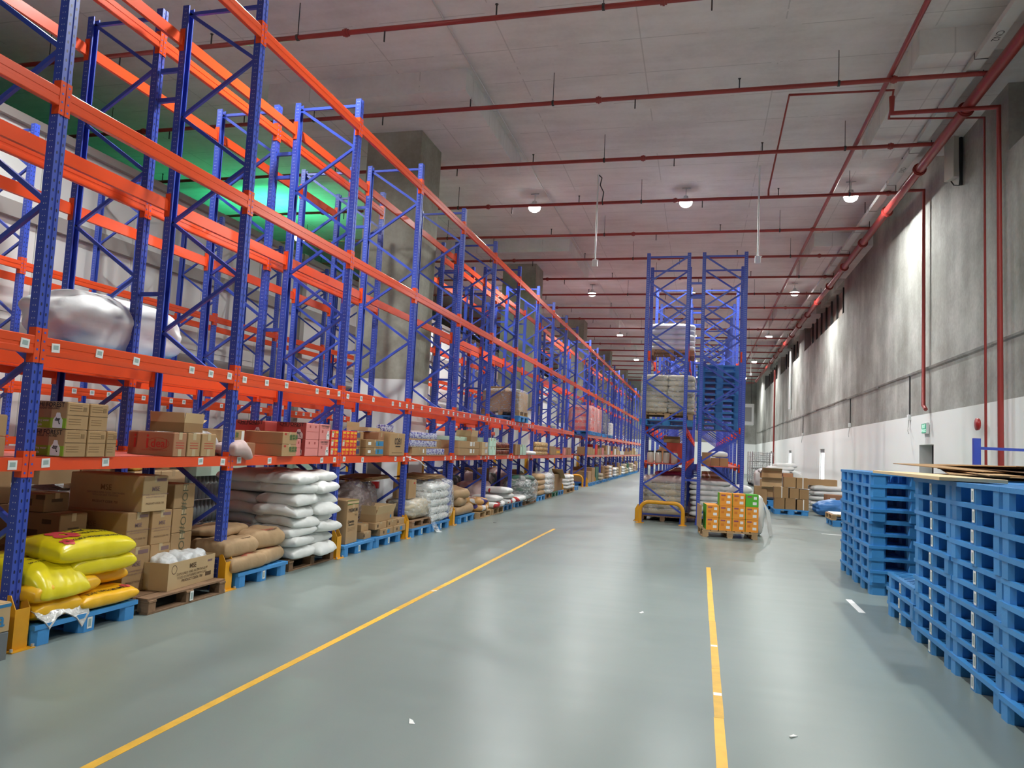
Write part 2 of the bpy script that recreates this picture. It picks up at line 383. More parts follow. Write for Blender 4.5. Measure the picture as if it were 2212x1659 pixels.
# ------------------------------------------------------------------ sacks
class Sack:
    def __init__(s, L, W, H, seed, lump=.12, wr=.5, droop=0.0): s.L, s.W, s.H, s.seed, s.lump, s.wr, s.droop = L, W, H, seed, lump, wr, droop; s.p = 4.6
    def pt(s, u, v, top):
        p = s.p; t = max(0.0, (1-abs(u)**p)*(1-abs(v)**p))**.36
        n = noise.noise(Vector((u*1.7+s.seed*3.1, v*1.5, s.seed*1.3 + (2 if top else 7))))
        wrk = math.sin(v*17+s.seed*2+u*2)*(abs(u)**4)*.07*s.wr + math.sin(u*15+s.seed)*(abs(v)**5)*.05*s.wr
        e = s.H*.46
        z = e + (s.H-e)*t*(1+s.lump*n*1.6+wrk) if top else e*(1-t*(1+.2*s.lump*n))
        edge = .045*noise.noise(Vector((u*3+s.seed, v*3, 3.3)))
        x = s.L/2*u*(1-.05*v*v+edge*abs(u)); y = s.W/2*v*(1-.06*u*u*u*u+edge*abs(v))
        if s.droop: z -= s.droop*max(0, u)**2
        return (x, y, z)
    def mesh(s, m, nu=16, nv=11):
        b = MB(); vs = []; idx = {}
        for top in (1, 0):
            for i in range(nu+1):
                for j in range(nv+1):
                    if not top and (i in (0, nu) or j in (0, nv)): idx[(0, i, j)] = idx[(1, i, j)]; continue
                    # denser sampling toward the rim
                    f = lambda q: math.sin(q*PI/2)*.75+q*.25
                    idx[(top, i, j)] = len(vs); vs.append(s.pt(f(2*i/nu-1), f(2*j/nv-1), top))
        fs = []
        for i in range(nu):
            for j in range(nv):
                fs.append((idx[(1, i, j)], idx[(1, i+1, j)], idx[(1, i+1, j+1)], idx[(1, i, j+1)]))
                fs.append((idx[(0, i, j)], idx[(0, i, j+1)], idx[(0, i+1, j+1)], idx[(0, i+1, j)]))
        return b.add(vs, fs, 0, True).mesh('sack', m)
    def top(s, x, y, e=.004):
        u = max(-1, min(1, x/(s.L/2))); v = max(-1, min(1, y/(s.W/2))); q = s.pt(u, v, True); return (q[0], q[1], q[2]+e)
def sack(x, y, z, L, W, H, m, label, group=None, rz=0.0, seed=1, lump=.12, wr=.6, droop=0.0, rx=0.0, ry=0.0, name='sack', cat='sack', hi=False):
    key = ('sack', round(L, 2), round(W, 2), round(H, 3), m.name, seed, lump, wr, droop, hi)
    S = Sack(L, W, H, seed, lump, wr, droop)
    if m is SBRN or m is SBEI: S.p = 8.0
    o = O(name, cached(key, lambda: S.mesh(m, 40, 26) if hi else S.mesh(m)), None, (x, y, z), (rx, ry, rz)); tag(o, label, cat, group)
    return o, S
def sack_print(o, S, txt, size, material, cx, cy, bold=0.0, roll=0.0, name='lettering'):
    src = text_me(txt, size, material, bold); me = src.copy()
    c, s_ = math.cos(roll), math.sin(roll)
    for v in me.vertices:
        x, y = v.co.x, v.co.y; v.co = S.top(cx+c*x-s_*y, cy+s_*x+c*y)
    return O(name, me, o)
def sack_flower(o, S, cx, cy, r, material):
    vs = []; fs = []
    for k in range(5):
        a = 2*PI*k/5; px, py = cx+r*.62*math.cos(a), cy+r*.62*math.sin(a); b = len(vs); n = 10
        vs.append(S.top(px, py, .005)); vs += [S.top(px+r*.42*math.cos(2*PI*j/n), py+r*.42*math.sin(2*PI*j/n), .005) for j in range(n)]
        fs += [(b, b+1+j, b+1+(j+1) % n) for j in range(n)]
    return O('flower_print', MB().add(vs, fs, 0, True).mesh('flower', material), o)
def blob_me(dx, dy, dz, seed, amp, m, p=5.0, n=14, flat=True):
    """rounded, crumpled soft mass standing on z=0"""
    def mk():
        vs = []; fs = []; idx = {}
        for ax in range(3):
            for sg in (-1, 1):
                for i in range(n+1):
                    for j in range(n+1):
                        a, b = 2*i/n-1, 2*j/n-1
                        c = [0, 0, 0]; c[ax] = sg; c[(ax+1) % 3] = a; c[(ax+2) % 3] = b
                        k = tuple(round(q, 4) for q in c)
                        if k not in idx:
                            q = Vector(c); ln = (abs(q.x)**p+abs(q.y)**p+abs(q.z)**p)**(1/p); q = q/ln
                            nn = noise.noise(q*1.3+Vector((seed*2.3, seed, 0)))*1.0+noise.noise(q*3.4+Vector((seed, 5, seed)))*.55
                            q = q*(1+amp*nn)
                            z = (q.z+1)/2*dz
                            if flat: z = max(0, z) if z < dz*.12 else z
                            idx[k] = len(vs); vs.append((q.x*dx/2, q.y*dy/2, max(0.0, z)))
                        idx[(ax, sg, i, j)] = idx[k]
                for i in range(n):
                    for j in range(n):
                        f = (idx[(ax, sg, i, j)], idx[(ax, sg, i+1, j)], idx[(ax, sg, i+1, j+1)], idx[(ax, sg, i, j+1)])
                        fs.append(f if sg > 0 else tuple(reversed(f)))
        return MB().add(vs, fs, 0, True).mesh('blob', m)
    return cached(('blob', dx, dy, dz, seed, amp, m.name, p, n), mk)
def blob(name, x, y, z, dx, dy, dz, m, label, cat, group=None, seed=1, amp=.08, rz=0.0, p=5.0, n=14):
    o = O(name, blob_me(dx, dy, dz, seed, amp, m, p, n), None, (x, y, z), (0, 0, rz)); return tag(o, label, cat, group)
# ------------------------------------------------------------------ pallets
def blue_pallet_me(w, d, m, h=.155):
    """w along Y (face), d along X, face at +X and -X shows two openings"""
    def mk():
        b = MB(); zt = h-.036
        e = .05; ns = 9
        b.box(-d/2, d/2, -w/2, -w/2+e, zt, h); b.box(-d/2, d/2, w/2-e, w/2, zt, h)
        b.box(-d/2, -d/2+e, -w/2+e, w/2-e, zt, h); b.box(d/2-e, d/2, -w/2+e, w/2-e, zt, h)
        iw = w-2*e; st = iw/ns
        for i in range(ns): b.box(-d/2+e, d/2-e, -w/2+e+st*i+st*.18, -w/2+e+st*(i+1)-st*.18, zt+.008, h-.002)
        b.box(-.06, .06, -w/2+e, w/2-e, zt, h-.006)
        bw = .165; bd = .2; c = .03
        for px in (-d/2+bd/2+.006, 0, d/2-bd/2-.006):
            for py in (-w/2+bw/2+.006, 0, w/2-bw/2-.006):
                x0, x1, y0, y1 = px-bd/2, px+bd/2, py-bw/2, py+bw/2
                b.prism([(x0+c, y0), (x1-c, y0), (x1, y0+c), (x1, y1-c), (x1-c, y1), (x0+c, y1), (x0, y1-c), (x0, y0+c)], .0, zt)
        for py in (-w/2+bw/2+.006, 0, w/2-bw/2-.006):
            for px in (-1, 1): b.box(min(px*.1, px*(d/2-bd)), max(px*.1, px*(d/2-bd)), py-bw/2+.02, py+bw/2-.02, 0, .02)
        return b.mesh('plastic_pallet', m)
    return cached(('bp', w, d, m.name), mk)
def sticker(parent, loc, face='px', w=.05, h=.09, name='barcode_sticker'):
    o = O(name, cached('stk', lambda: MB().box(-.5, .5, -.5, .5, -.5, .5).box(-.3, .3, -.34, .34, .4, .62, 1).mesh('sticker', [STK, STKB])), parent, loc, FR[face], (w, h, .003))
    return o
def blue_pallet(xf, y0, w, d, z, label, group, m=None, side=1, stick=True, rz=0.0):
    m = m or PBLUE
    o = O('plastic_pallet', blue_pallet_me(w, d, m), None, (xf-side*d/2, y0+w/2, z), (0, 0, rz)); tag(o, label, 'pallet', group)
    if stick: sticker(o, ((d/2-.006+.002)*side, .0, .07), 'px' if side > 0 else 'mx')
    return o
def wood_pallet(xf, y0, w, d, z, label, group, m=None, rz=0.0, h=.145, npl=7, stick=False):
    m = m or WOODP
    r = O('wooden_pallet', None, None, (xf-d/2, y0+w/2, z), (0, 0, rz)); tag(r, label, 'pallet', group)
    pw = d/npl*.82
    top = cached(('wp_t', w, npl, m.name), lambda: MB().cbox(-pw/2, pw/2, -w/2, w/2, 0, .02, .003).mesh('plank', m))
    bot = cached(('wp_b', w, m.name), lambda: MB().cbox(-.05, .05, -w/2, w/2, 0, .018, .003).mesh('plank', m))
    blk = cached(('wp_k', m.name, h), lambda: MB().cbox(-.06, .06, -.048, .048, 0, h-.059, .004).mesh('block', m))
    strg = cached(('wp_s', d, m.name), lambda: MB().cbox(-d/2, d/2, -.05, .05, 0, .02, .003).mesh('plank', m))
    for i in range(npl): O('plank', top, r, (-d/2+d*(i+.5)/npl, 0, h-.02))
    for y in (-w/2+.055, 0, w/2-.055):
        O('plank', strg, r, (0, y, h-.0405))
        for x in (-d/2+.065, 0, d/2-.065): O('block', blk, r, (x, y, .0185))
    for x in (-d/2+.055, 0, d/2-.055): O('plank', bot, r, (x, 0, 0))
    if stick: sticker(r, (d/2+.003, .02, .07))
    return r
# ------------------------------------------------------------------ the setting
CZ = 9.05; XR = 5.2; XL = -12.2; Y0, Y1 = -12.0, 76.0
def struct(name, me, label=None, parent=None, loc=(0, 0, 0)):
    o = O(name, me, parent, loc)
    if parent is None: o['kind'] = 'structure'
    if label: o['label'] = label
    return o
struct('floor', MB().box(-26, XR+.6, Y0, Y1, -.2, 0).mesh('floor', FLOOR), 'polished grey epoxy warehouse floor')
ceil = struct('ceiling', MB().box(-26, XR+.6, Y0, Y1, CZ, CZ+.3).mesh('ceiling', CEIL), 'bare board-marked concrete slab ceiling')
COLY = [3.62+12*k for k in range(6)]
dp = MB().box(-2.2, 2.2, -2.3, 2.3, -.45, .01).mesh('drop_panel', CEIL)
dpr = MB().box(-1.77, .35, -2.3, 2.3, -.45, .01).mesh('drop_panel', CEIL)
for y in COLY:
    O('drop_panel', dp, ceil, (-6.85, y, CZ)); O('drop_panel', dpr, ceil, (XR, y, CZ))
def wall_me(openings, ya, yb, za, zb, x0, x1, m):
    ys = sorted({ya, yb, *[q for o in openings for q in o[:2]]}); zs = sorted({za, zb, *[q for o in openings for q in o[2:]]})
    b = MB()
    for i in range(len(ys)-1):
        for j in range(len(zs)-1):
            cy, cz = (ys[i]+ys[i+1])/2, (zs[j]+zs[j+1])/2
            if any(o[0] < cy < o[1] and o[2] < cz < o[3] for o in openings): continue
            b.box(x0, x1, ys[i], ys[i+1], zs[j], zs[j+1])
    return b.mesh('wall', m)
SLITS = [(34.4, 35.7, .8, 2.17), (46.4, 47.7, .8, 2.17), (58.4, 59.7, .8, 2.17)]
DOOR = (18.95, 20.1, 0, 2.17)
CLER = [(3.0, 14.55, 7.35, 8.62), (30.2, 41.4, 7.35, 8.62), (43.4, 53.4, 7.35, 8.62), (55.4, 66.0, 7.35, 8.62)]
wr = struct('wall_right', wall_me(SLITS+[DOOR]+CLER, Y0, Y1, 0, CZ, XR, XR+.4, WALLC), 'stained concrete wall with white painted lower band')
struct('wall_back', MB().box(-26, XR+.4, Y1, Y1+.3, 0, CZ).mesh('wall', WALLC), 'far end concrete wall')
struct('wall_front', MB().box(-26, XR+.4, Y0-.3, Y0, 0, CZ).mesh('wall', WALLC))
struct('wall_side', MB().box(-26.3, -26, Y0, Y1, 0, CZ).mesh('wall', mat('dark_wall', (.06, .06, .06), .9)))
wl = struct('wall_left', MB().box(XL-.2, XL-.04, Y0, Y1, 0, 7.3).mesh('wall', PANEL), 'white panelled partition wall behind the racks')
pm = MB().box(0, .04, -1.19, 1.19, .005, 3.64).mesh('panel', PANEL)
for i in range(20):
    for z in (0, 3.65): O('panel', pm, wl, (XL-.04, 5.0+2.4*i, z))
gm = MB().box(0, .12, -1, 1, -.16, .16).mesh('girt', GIRT)
for z in (5.5, 3.35, 7.2): O('girt', gm, wl, (XL, 30, z), None, (1, 33, .9 if z < 7 else .5))
po = MB().box(0, .16, -.12, .12, 0, 7.3).mesh('wall_post', GIRT)
for i in range(9): O('wall_post', po, wl, (XL, 8.4+6*i, 0))
# ledge, windows, door
t1 = struct('trim_1', None)
lb = MB()
random.seed(3)
yy = 6.0
while yy < 74:
    l = random.uniform(1.2, 3.4); h = random.uniform(.05, .11)
    lb.prism([(XR, 4.0-h), (XR-.035, 4.0-h*.6), (XR-.05, 4.0), (XR, 4.02)], yy, min(74, yy+l), axis='y'); yy += l
bpy.data.objects.remove(t1)
struct('trim_1', lb.mesh('ledge', WALLC), 'rough concrete ledge running along the wall')
PANE = mat('daylight_pane', (.9, .95, 1), .3, emit=(.93, .97, 1.0), estr=3.2)
for i, (a, b, c, d) in enumerate(SLITS):
    r = struct('window_%d' % (i+1), MB().box(XR+.06, XR+.10, a, b, c, d-.16).mesh('pane', PANE), 'narrow bright daylight window')
    O('window_frame', MB().box(XR+.05, XR+.11, a, a+.05, c, d).box(XR+.05, XR+.11, b-.05, b, c, d).box(XR+.05, XR+.11, a, b, d-.16, d).mesh('frame', GREY), r)
dr = struct('door_1', MB().box(XR+.33, XR+.38, DOOR[0], DOOR[1], 0, 2.17).mesh('door', mat('door_brown', (.16, .12, .10), .6)), 'recessed brown door under the exit sign')
O('door_frame', MB().box(XR+.28, XR+.34, DOOR[0], DOOR[0]+.07, 0, 2.17).box(XR+.28, XR+.34, DOOR[1]-.07, DOOR[1], 0, 2.17).box(XR+.28, XR+.34, DOOR[0], DOOR[1], 2.1, 2.17).mesh('frame', DARK), dr)
O('door_handle', MB().tube([(XR+.32, 19.2, 1.02), (XR+.27, 19.2, 1.02), (XR+.27, 19.34, 1.02)], .012).mesh('handle', GALV), dr)
LOUV = mat('louvre_brown', (.23, .19, .16), .6)
for i, (a, b, c, d) in enumerate(CLER):
    r = struct('window_%d' % (i+4), MB().box(XR+.3, XR+.34, a, b, c, d).mesh('shutter', LOUV), 'recessed high-level shuttered opening under the ceiling')
    n = int((b-a)/1.4)
    bar = cached('bar', lambda: MB().box(XR+.18, XR+.26, -.035, .035, 7.35, 8.62).mesh('bar', DARK))
    for k in range(1, n): O('mullion', bar, r, (0, a+(b-a)*k/n, 0))
# concrete columns
cm = MB().box(-.65, .65, -.64, .64, 0, CZ-.451).mesh('column', COLC)
ym = MB().box(-.66, -.645, -.655, -.55, 0, 1.45).box(-.66, -.55, -.66, -.645, 0, 1.45).mesh('corner_guard', YEL)
for k, y in enumerate(COLY[1:]):
    o = O('concrete_column', cm, None, (-6.85, y, 0)); tag(o, '%s bare concrete column from the camera, white painted foot' % ORD[k+1], 'column', 'concrete columns'); o['kind'] = 'thing'
    for r in range(4): O('corner_guard', ym, o, (0, 0, 0), (0, 0, r*PI/2))
# floor markings
random.seed(11)
def floor_line(name, x, y0, y1, w, label, m=TAPE, worn=True):
    r = O(name, None, None, (x, y0, 0)); tag(r, label, 'floor marking')
    y = y0; i = 0
    while y < y1:
        l = min(y1-y, random.uniform(1.1, 2.3)); d = random.uniform(-.004, .004)
        O('tape_strip', MB().box(-w/2+d, w/2+d, y-y0, y+l-y0-.004, 0, .0015).mesh('tape_strip', m), r)
        if worn and random.random() < .6:
            a = random.uniform(.015, .035)
            O('worn_patch', MB().box(-w/2*.9, w/2*.9, y-y0+l*.4, y-y0+l*.4+a*2, .0015, .0022).mesh('worn', STK), r)
        y += l
floor_line('floor_line', -2.88, 1.5, 15.3, .062, 'yellow tape line on the floor beside the long rack aisle', worn=False)
floor_line('floor_line', .165, 1.5, 11.7, .062, 'yellow tape line on the floor leading to the rack end guard')
floor_line('floor_stripe', 1.81, 9.2, 10.0, .07, 'short white stripe on the floor by the low pallet stack', WHITE, False)
o = O('floor_stripe', MB().box(2.75, 3.9, 18.42, 18.5, 0, .0015).mesh('stripe', WHITE), None); tag(o, 'white stripe across the floor behind the blue pallet stacks', 'floor marking')

# ------------------------------------------------------------------ lamps
def lamp_proto():
    hs = MB().lathe([(.0, .16), (.06, .16), (.07, .09), (.17, .06), (.19, .0), (.18, -.012)], 20).mesh('housing', WHITE)
    ln = MB().lathe([(.0, -.15), (.08, -.143), (.14, -.105), (.17, -.06), (.178, -.008)], 20).mesh('lens', LENS)
    br = MB().tube([(0, 0, .15), (0, 0, .4)], .012).tube([(-.12, 0, .38), (.12, 0, .38)], .015).mesh('bracket', GALV)
    return hs, ln, br
HS, LN, BR = lamp_proto()
def lamp(x, y, z, label, power=LAMP_W, color=(.97, 1.0, .975), grp='high bay lamps over the hall'):
    r = O('high_bay_lamp', None, None, (x, y, z)); tag(r, label, 'lamp', grp)
    O('housing', HS, r); O('lens', LN, r); O('bracket', BR, r)
    ld = bpy.data.lights.new('lamp_light', 'AREA'); ld.shape = 'DISK'; ld.size = .36; ld.energy = power; ld.color = color; ld.spread = 2.9
    lo = bpy.data.objects.new('lamp_light', ld); C.objects.link(lo); lo.parent = r; lo.location = (0, 0, -.165)
    return r
LX = {-4.87: 'over the long rack', -.56: 'over the middle aisle', 3.68: 'by the concrete wall'}
for j, y in enumerate((-3.4, 8.6, 20.6, 32.6, 44.6, 56.6, 68.6)):
    for x, wh in LX.items():
        if j == 0 and x != -.56: continue
        lamp(x, y, 8.65, ('glowing round ceiling lamp %s, %s from the camera' % (wh, ORD[j-1])) if j > 1 else ('round ceiling lamp %s, out of sight overhead, row %s' % (wh, ORD[j+1])))
for j, y in enumerate((8.6, 32.6, 56.6)): lamp(-9.12, y, 8.65, 'round ceiling lamp over the aisle along the white partition, %s one' % ORD[j+1], power=LAMP_W*.9)
g = lamp(-12.7, 21.0, 8.05, 'bell lamp beyond the partition with added green light tinting the ceiling', power=60, color=(.3, 1, .55), grp='lamps beyond the partition')
gl = bpy.data.lights.new('added_green_light', 'POINT'); gl.energy = 300; gl.color = (.05, 1.0, .38); gl.shadow_soft_size = .15  # added green light, stands in for bounce off a green floor
go = bpy.data.objects.new('added_green_light', gl); C.objects.link(go); go.parent = g; go.location = (-.6, -.6, -.1)

# ------------------------------------------------------------------ sprinkler pipes
PZ = 8.4
cp_me = MB().tube([(-.05, 0, 0), (.05, 0, 0)], .06, 10).tube([(-.015, 0, 0), (.015, 0, 0)], .072, 10).mesh('coupling', PIPE)
rod_me = MB().box(-.006, .006, -.006, .006, 0, .62).tube([(-.02, 0, 0), (.02, 0, 0)], .056, 10).mesh('hanger_rod', DARK)
hd_me = MB().tube([(0, 0, -.02), (0, 0, .17)], .013, 6).lathe([(.0, .19), (.03, .185), (.012, .16)], 8).mesh('sprinkler_head', DARK)
bp_me = MB().tube([(-25.5, 0, 0), (4.62, 0, 0)], .042, 10).mesh('pipe', PIPE)
for k in range(-1, 21):
    y = 10.72+3.0*k
    r = O('sprinkler_pipe', bp_me, None, (0, y, PZ)); tag(r, 'red sprinkler pipe crossing under the ceiling, %s from the camera' % (ORD[k+1] if k >= 0 else 'hidden overhead one'), 'pipe', 'red sprinkler branch pipes')
    off = (k*1.37) % 2.0
    if y < 50:
        for i in range(7):
            x = 3.6-off-5.2*i
            if x > -20: O('coupling', cp_me, r, (x+.9, 0, 0))
            O('hanger_rod', rod_me, r, (x, 0, 0)); O('sprinkler_head', hd_me, r, (x-1.7, 0, .04)); O('sprinkler_head', hd_me, r, (x-3.6, 0, -.2))
def pipe(name, pts, r, m, label, cat, n=10, group=None):
    o = O(name, MB().tube(pts, r, n).mesh(name, m)); return tag(o, label, cat, group)
mp = pipe('sprinkler_main', [(4.62, 2, 8.3), (4.62, 68, 8.3)], .1, PIPE, 'thick red sprinkler main running along the concrete wall', 'pipe', 16)
fl = MB().tube([(0, -.06, 0), (0, .06, 0)], .125, 16).tube([(0, -.018, 0), (0, .018, 0)], .145, 16).mesh('pipe_coupling', PIPE)
rod2 = MB().box(-.008, .008, -.008, .008, 0, .66).mesh('hanger_rod', DARK)
for k in range(16): O('pipe_coupling', fl, mp, (4.62, 8.9+3*k, 8.3)); O('hanger_rod', rod2, mp, (4.62, 8.0+3*k, 8.39))
tr = O('cable_tray', MB().box(-.1, .1, 2, 62, -.05, .05).mesh('cable_tray', mat('tray_grey', (.60, .61, .59), .5, var=.06)), None, (4.36, 0, 8.5)); tag(tr, 'pale grey cable tray beside the thick red main', 'cable tray')
jt = MB().box(-.104, .104, -.012, .012, -.054, .054).mesh('tray_joint', DARK)
for k in range(24): O('tray_joint', jt, tr, (0, 5.3+2.0*k, 0))
for y, t in ((12.6, 'CN2'), (18.3, 'CN3')):
    me = text_me(t, .16, BLACK); O('lettering', me, tr, (0, y, -.052), (PI, 0, PI/2))
for k in range(9): O('hanger_rod', MB().box(-.01, .01, -.01, .01, .05, .54).mesh('rod', DARK) if k == 0 else bpy.data.meshes['rod'], tr, (0, 6.3+4*k, 0))
lp = pipe('sprinkler_feed', [(3.08, 2, 8.5), (3.08, 72, 8.5)], .045, PIPE, 'red pipe running lengthwise beside the ceiling drop panels', 'pipe')
cdt = lambda x, y0, y1, z, lb: pipe('conduit', [(x, y0, z), (x, y1, z)], .016, GALV, lb, 'conduit', 6)
cdt(3.24, 2, 70, 8.9, 'thin pale conduit along the ceiling next to the red pipe')
cdt(-4.5, 2, 70, 8.98, 'thin pale conduit along the ceiling above the long rack')
pipe('sprinkler_loop', [(5.06, 14.6, 0), (5.06, 14.6, 8.18), (3.3, 14.6, 8.18), (3.3, 14.6, 8.5)], .052, PIPE, 'red standpipe coming down the concrete wall to the floor', 'pipe')
pipe('drain_pipe', [(5.06, 15.3, 0), (5.06, 15.3, 8.3), (3.36, 15.1, 8.3), (3.36, 14.75, 8.7), (1.5, 14.67, 8.7), (1.57, 20.0, 8.7), (1.57, 20.0, 8.5)], .026, PIPE, 'slim red pipe looping off the ceiling beside the standpipe', 'pipe', 8)
pipe('drop_pipe', [(4.62, 19.3, 8.3), (5.08, 19.3, 8.3), (5.08, 19.3, 3.08), (5.08, 19.12, 2.98)], .045, PIPE, 'red drop pipe ending above the exit sign on the wall', 'pipe')
pipe('drop_pipe', [(5.08, 56, 8.0), (5.08, 56, 1.0)], .06, PIPE, 'dark red drop pipe far down the concrete wall', 'pipe')
pipe('wall_duct', [(5.1, 46.6, 8.2), (5.1, 46.6, 4.6)], .09, GALV, 'grey vertical duct on the far concrete wall', 'duct', 8)
bell = O('fire_bell', MB().lathe([(.0, .0), (.11, .005), (.12, .05), (.0, .06)], 14).mesh('bell', mat('bell_red', (.38, .02, .02), .35)), None, (5.1, 15.75, 2.5), (0, -PI/2, 0)); tag(bell, 'small red fire alarm bell beside the standpipe', 'alarm bell')
for i, (y, z0, z1) in enumerate(((28.7, 3.05, 3.95), (41.3, 3.05, 3.95), (20.9, 2.95, 3.95))):
    r = pipe('wall_conduit', [(XR-.02, y, z0), (XR-.02, y, z1)], .018, DARK, 'short dark conduit with white junction box, %s along the wall' % ORD[(2, 3, 1)[i]], 'conduit', 6, 'wall conduits')
    O('junction_box', MB().cbox(XR-.07, XR, y-.06, y+.06, z0-.14, z0).mesh('jbox', WHITE), r)
    O('cable', MB().tube([(XR-.04, y, z0-.14), (XR-.06, y-.03, z0-.3), (XR-.1, y-.16, z0-.42), (XR-.12, y-.32, z0-.5)], .01, 6).mesh('cable', GREY), r)
# exit sign
ex = O('exit_sign', MB().cbox(-.03, .03, -.2, .2, 0, .26).mesh('sign_body', WHITE), None, (XR-.04, 19.45, 2.42)); tag(ex, 'green lit exit sign above the door in the wall', 'sign')
O('sign_face', MB().box(-.034, -.03, -.18, .18, .02, .24).mesh('sign_face', EXITG), ex)
O('lettering', text_me('EXIT', .12, EXITW, .003), ex, (-.036, 0, .17), FR['mx']); O('lettering', text_me('安全出口', .085, EXITW, .001), ex, (-.036, 0, .07), FR['mx'])
# wall antenna box and cable
an = O('wall_antenna', MB().cbox(-.06, .06, -.17, .17, 0, .9, .01).mesh('antenna', mat('antenna_cream', (.55, .53, .48), .5)), None, (5.0, 17.0, 7.72), (0, 0, .25)); tag(an, 'cream panel antenna box mounted high on the concrete wall', 'antenna')
O('mast', MB().tube([(.14, -.1, -.15), (.14, -.1, 1.15)], .035).mesh('mast', DARK), an)
O('cable', MB().tube([(.05, .1, .0), (.05, .0, -.12), (.1, -.1, -.16), (.14, -.12, .2), (.12, -.1, .9), (-.1, .2, 1.2), (-.6, .4, 1.15)], .014, 6).mesh('cable', DARK), an)
# hanging wireless poles
for i, (x, y, zl) in enumerate(((-2.84, 19.3, 6.65), (1.28, 19.2, 6.65), (2.98, 48.8, 6.9))):
    r = O('hanging_pole', MB().tube([(0, 0, 0), (0, 0, CZ-zl)], .022, 8).mesh('pole', WHITE), None, (x, y, zl))
    tag(r, ['slim white pole hung from the ceiling with black curled cable', 'slim white pole hung from the ceiling beside the twin racks', 'slim white pole hung near the far end of the wall'][i], 'ceiling pole', 'hanging sensor poles')
    O('device', MB().cbox(-.07, .07, -.05, .05, -.12, .06, .01).mesh('device', WHITE), r); O('antenna_arm', MB().tube([(.05, 0, .0), (.1, 0, .06)], .012, 6).mesh('arm', GALV), r)
    if i == 0: O('cable', MB().tube([(.02, 0, 2.38), (.1, 0, 2.3), (.06, 0, 2.1), (.16, 0, 1.9), (.13, 0, 1.65), (.15, 0, 1.55)], .016, 6).mesh('cable', DARK), r)
# ------------------------------------------------------------------ pallet racks
FH = 6.62; PW = .095; PD = .085
LV = {1: 1.363, 2: 2.27, 3: 4.225, 4: 6.2}
def post_me(h, sgn):
    """open C upright, perforated face towards sgn*X, origin at base"""
    def mk():
        w, d, t, g = PW/2, PD/2, .004, .016
        # outline of a C with a shallow central groove in the face
        P = [(d, -w), (d, -.012), (d-.008, -.008), (d-.008, .008), (d, .012), (d, w), (-d, w), (-d, w-g), (-d+t, w-g), (-d+t, w-t), (d-t-.008, w-t), (d-t-.008, -w+t), (-d+t, -w+t), (-d+t, -w+g), (-d, -w+g), (-d, -w)]
        P = [(sgn*a, b) for a, b in P]
        sm = [0, 0, 0, 0, 0, 1, 2, 2, 2, 2, 2, 2, 2, 2, 2, 1]
        if sgn < 0: P = list(reversed(P)); sm = [sm[(len(sm)-2-i) % len(sm)] for i in range(len(sm))]
        return MB().prism(P, 0, h, 2, 'z', sm).mesh('post', [POSTF, POSTS, BLUE])
    return cached(('post', h, sgn), mk)
def brace_me(dx, dz):
    def mk():
        ln = math.hypot(dx, dz); c, s_ = dx/ln, dz/ln; b = MB(); w, t = .02, .016
        def q(u, v, y): return (u*c-v*s_, y, u*s_+v*c)
        vs = [q(u, v, y) for u in (0, ln) for v, y in ((-w, -t), (w, -t), (w, t), (-w, t))]
        b.add(vs, [(0, 3, 2, 1), (4, 5, 6, 7), (0, 1, 5, 4), (1, 2, 6, 5), (2, 3, 7, 6), (3, 0, 4, 7)])
        for u in (.0, ln): b.tube([q(u, 0, -.03), q(u, 0, .03)], .011, 6, 1)
        return b.mesh('brace', [BLUE, GALV])
    return cached(('brace', round(dx, 3), round(dz, 3)), mk)
foot_me = MB().box(-.07, .07, -.065, .065, 0, .008).box(-.06, -.05, -.055, .055, 0, .12).mesh('foot_plate', BLUE)
NODE = [(6.53, 0), (5.9, 1), (5.28, 0), (4.65, 1), (4.03, 0), (3.4, 1), (2.77, 0), (2.15, 1), (1.5, 0), (.9, 1), (.25, 0)]
def frame_parts(depth, sg, zsc=1.0):
    """list of (name, mesh, loc): front post at x=0, rear post at x=-sg*depth"""
    L = [('post', post_me(FH, sg), (0, 0, 0)), ('post', post_me(FH, -sg), (-sg*depth, 0, 0)), ('foot_plate', foot_me, (0, 0, 0)), ('foot_plate', foot_me, (-sg*depth, 0, 0))]
    xr = -sg*depth
    X = lambda side: (xr+sg*.03) if side == 0 else -sg*.03
    for (za, a), (zb, b) in zip(NODE, NODE[1:]): L.append(('brace', brace_me(X(b)-X(a), zb-za), (X(a), 0, za)))
    for z in (6.53, .18): L.append(('brace', brace_me(X(1)-X(0), 0.0), (X(0), 0, z)))
    return L
def join(parts, name, mats):
    """several meshes with known materials into one mesh, for far copies"""
    b = MB(); mi = {m.name: i for i, m in enumerate(mats)}
    for me, loc in parts:
        o = len(b.v); b.v += [(v.co.x+loc[0], v.co.y+loc[1], v.co.z+loc[2]) for v in me.vertices]
        for p in me.polygons:
            b.f.append(tuple(i+o for i in p.vertices)); b.m.append(mi[me.materials[p.material_index].name]); b.s.append(p.use_smooth)
    return b.mesh(name, mats)
def far_frame_me(depth, sg): return cached(('ff', depth, sg), lambda: join([(m, l) for _, m, l in frame_parts(depth, sg)], 'upright_frame', [POSTF, POSTS, BLUE, GALV]))
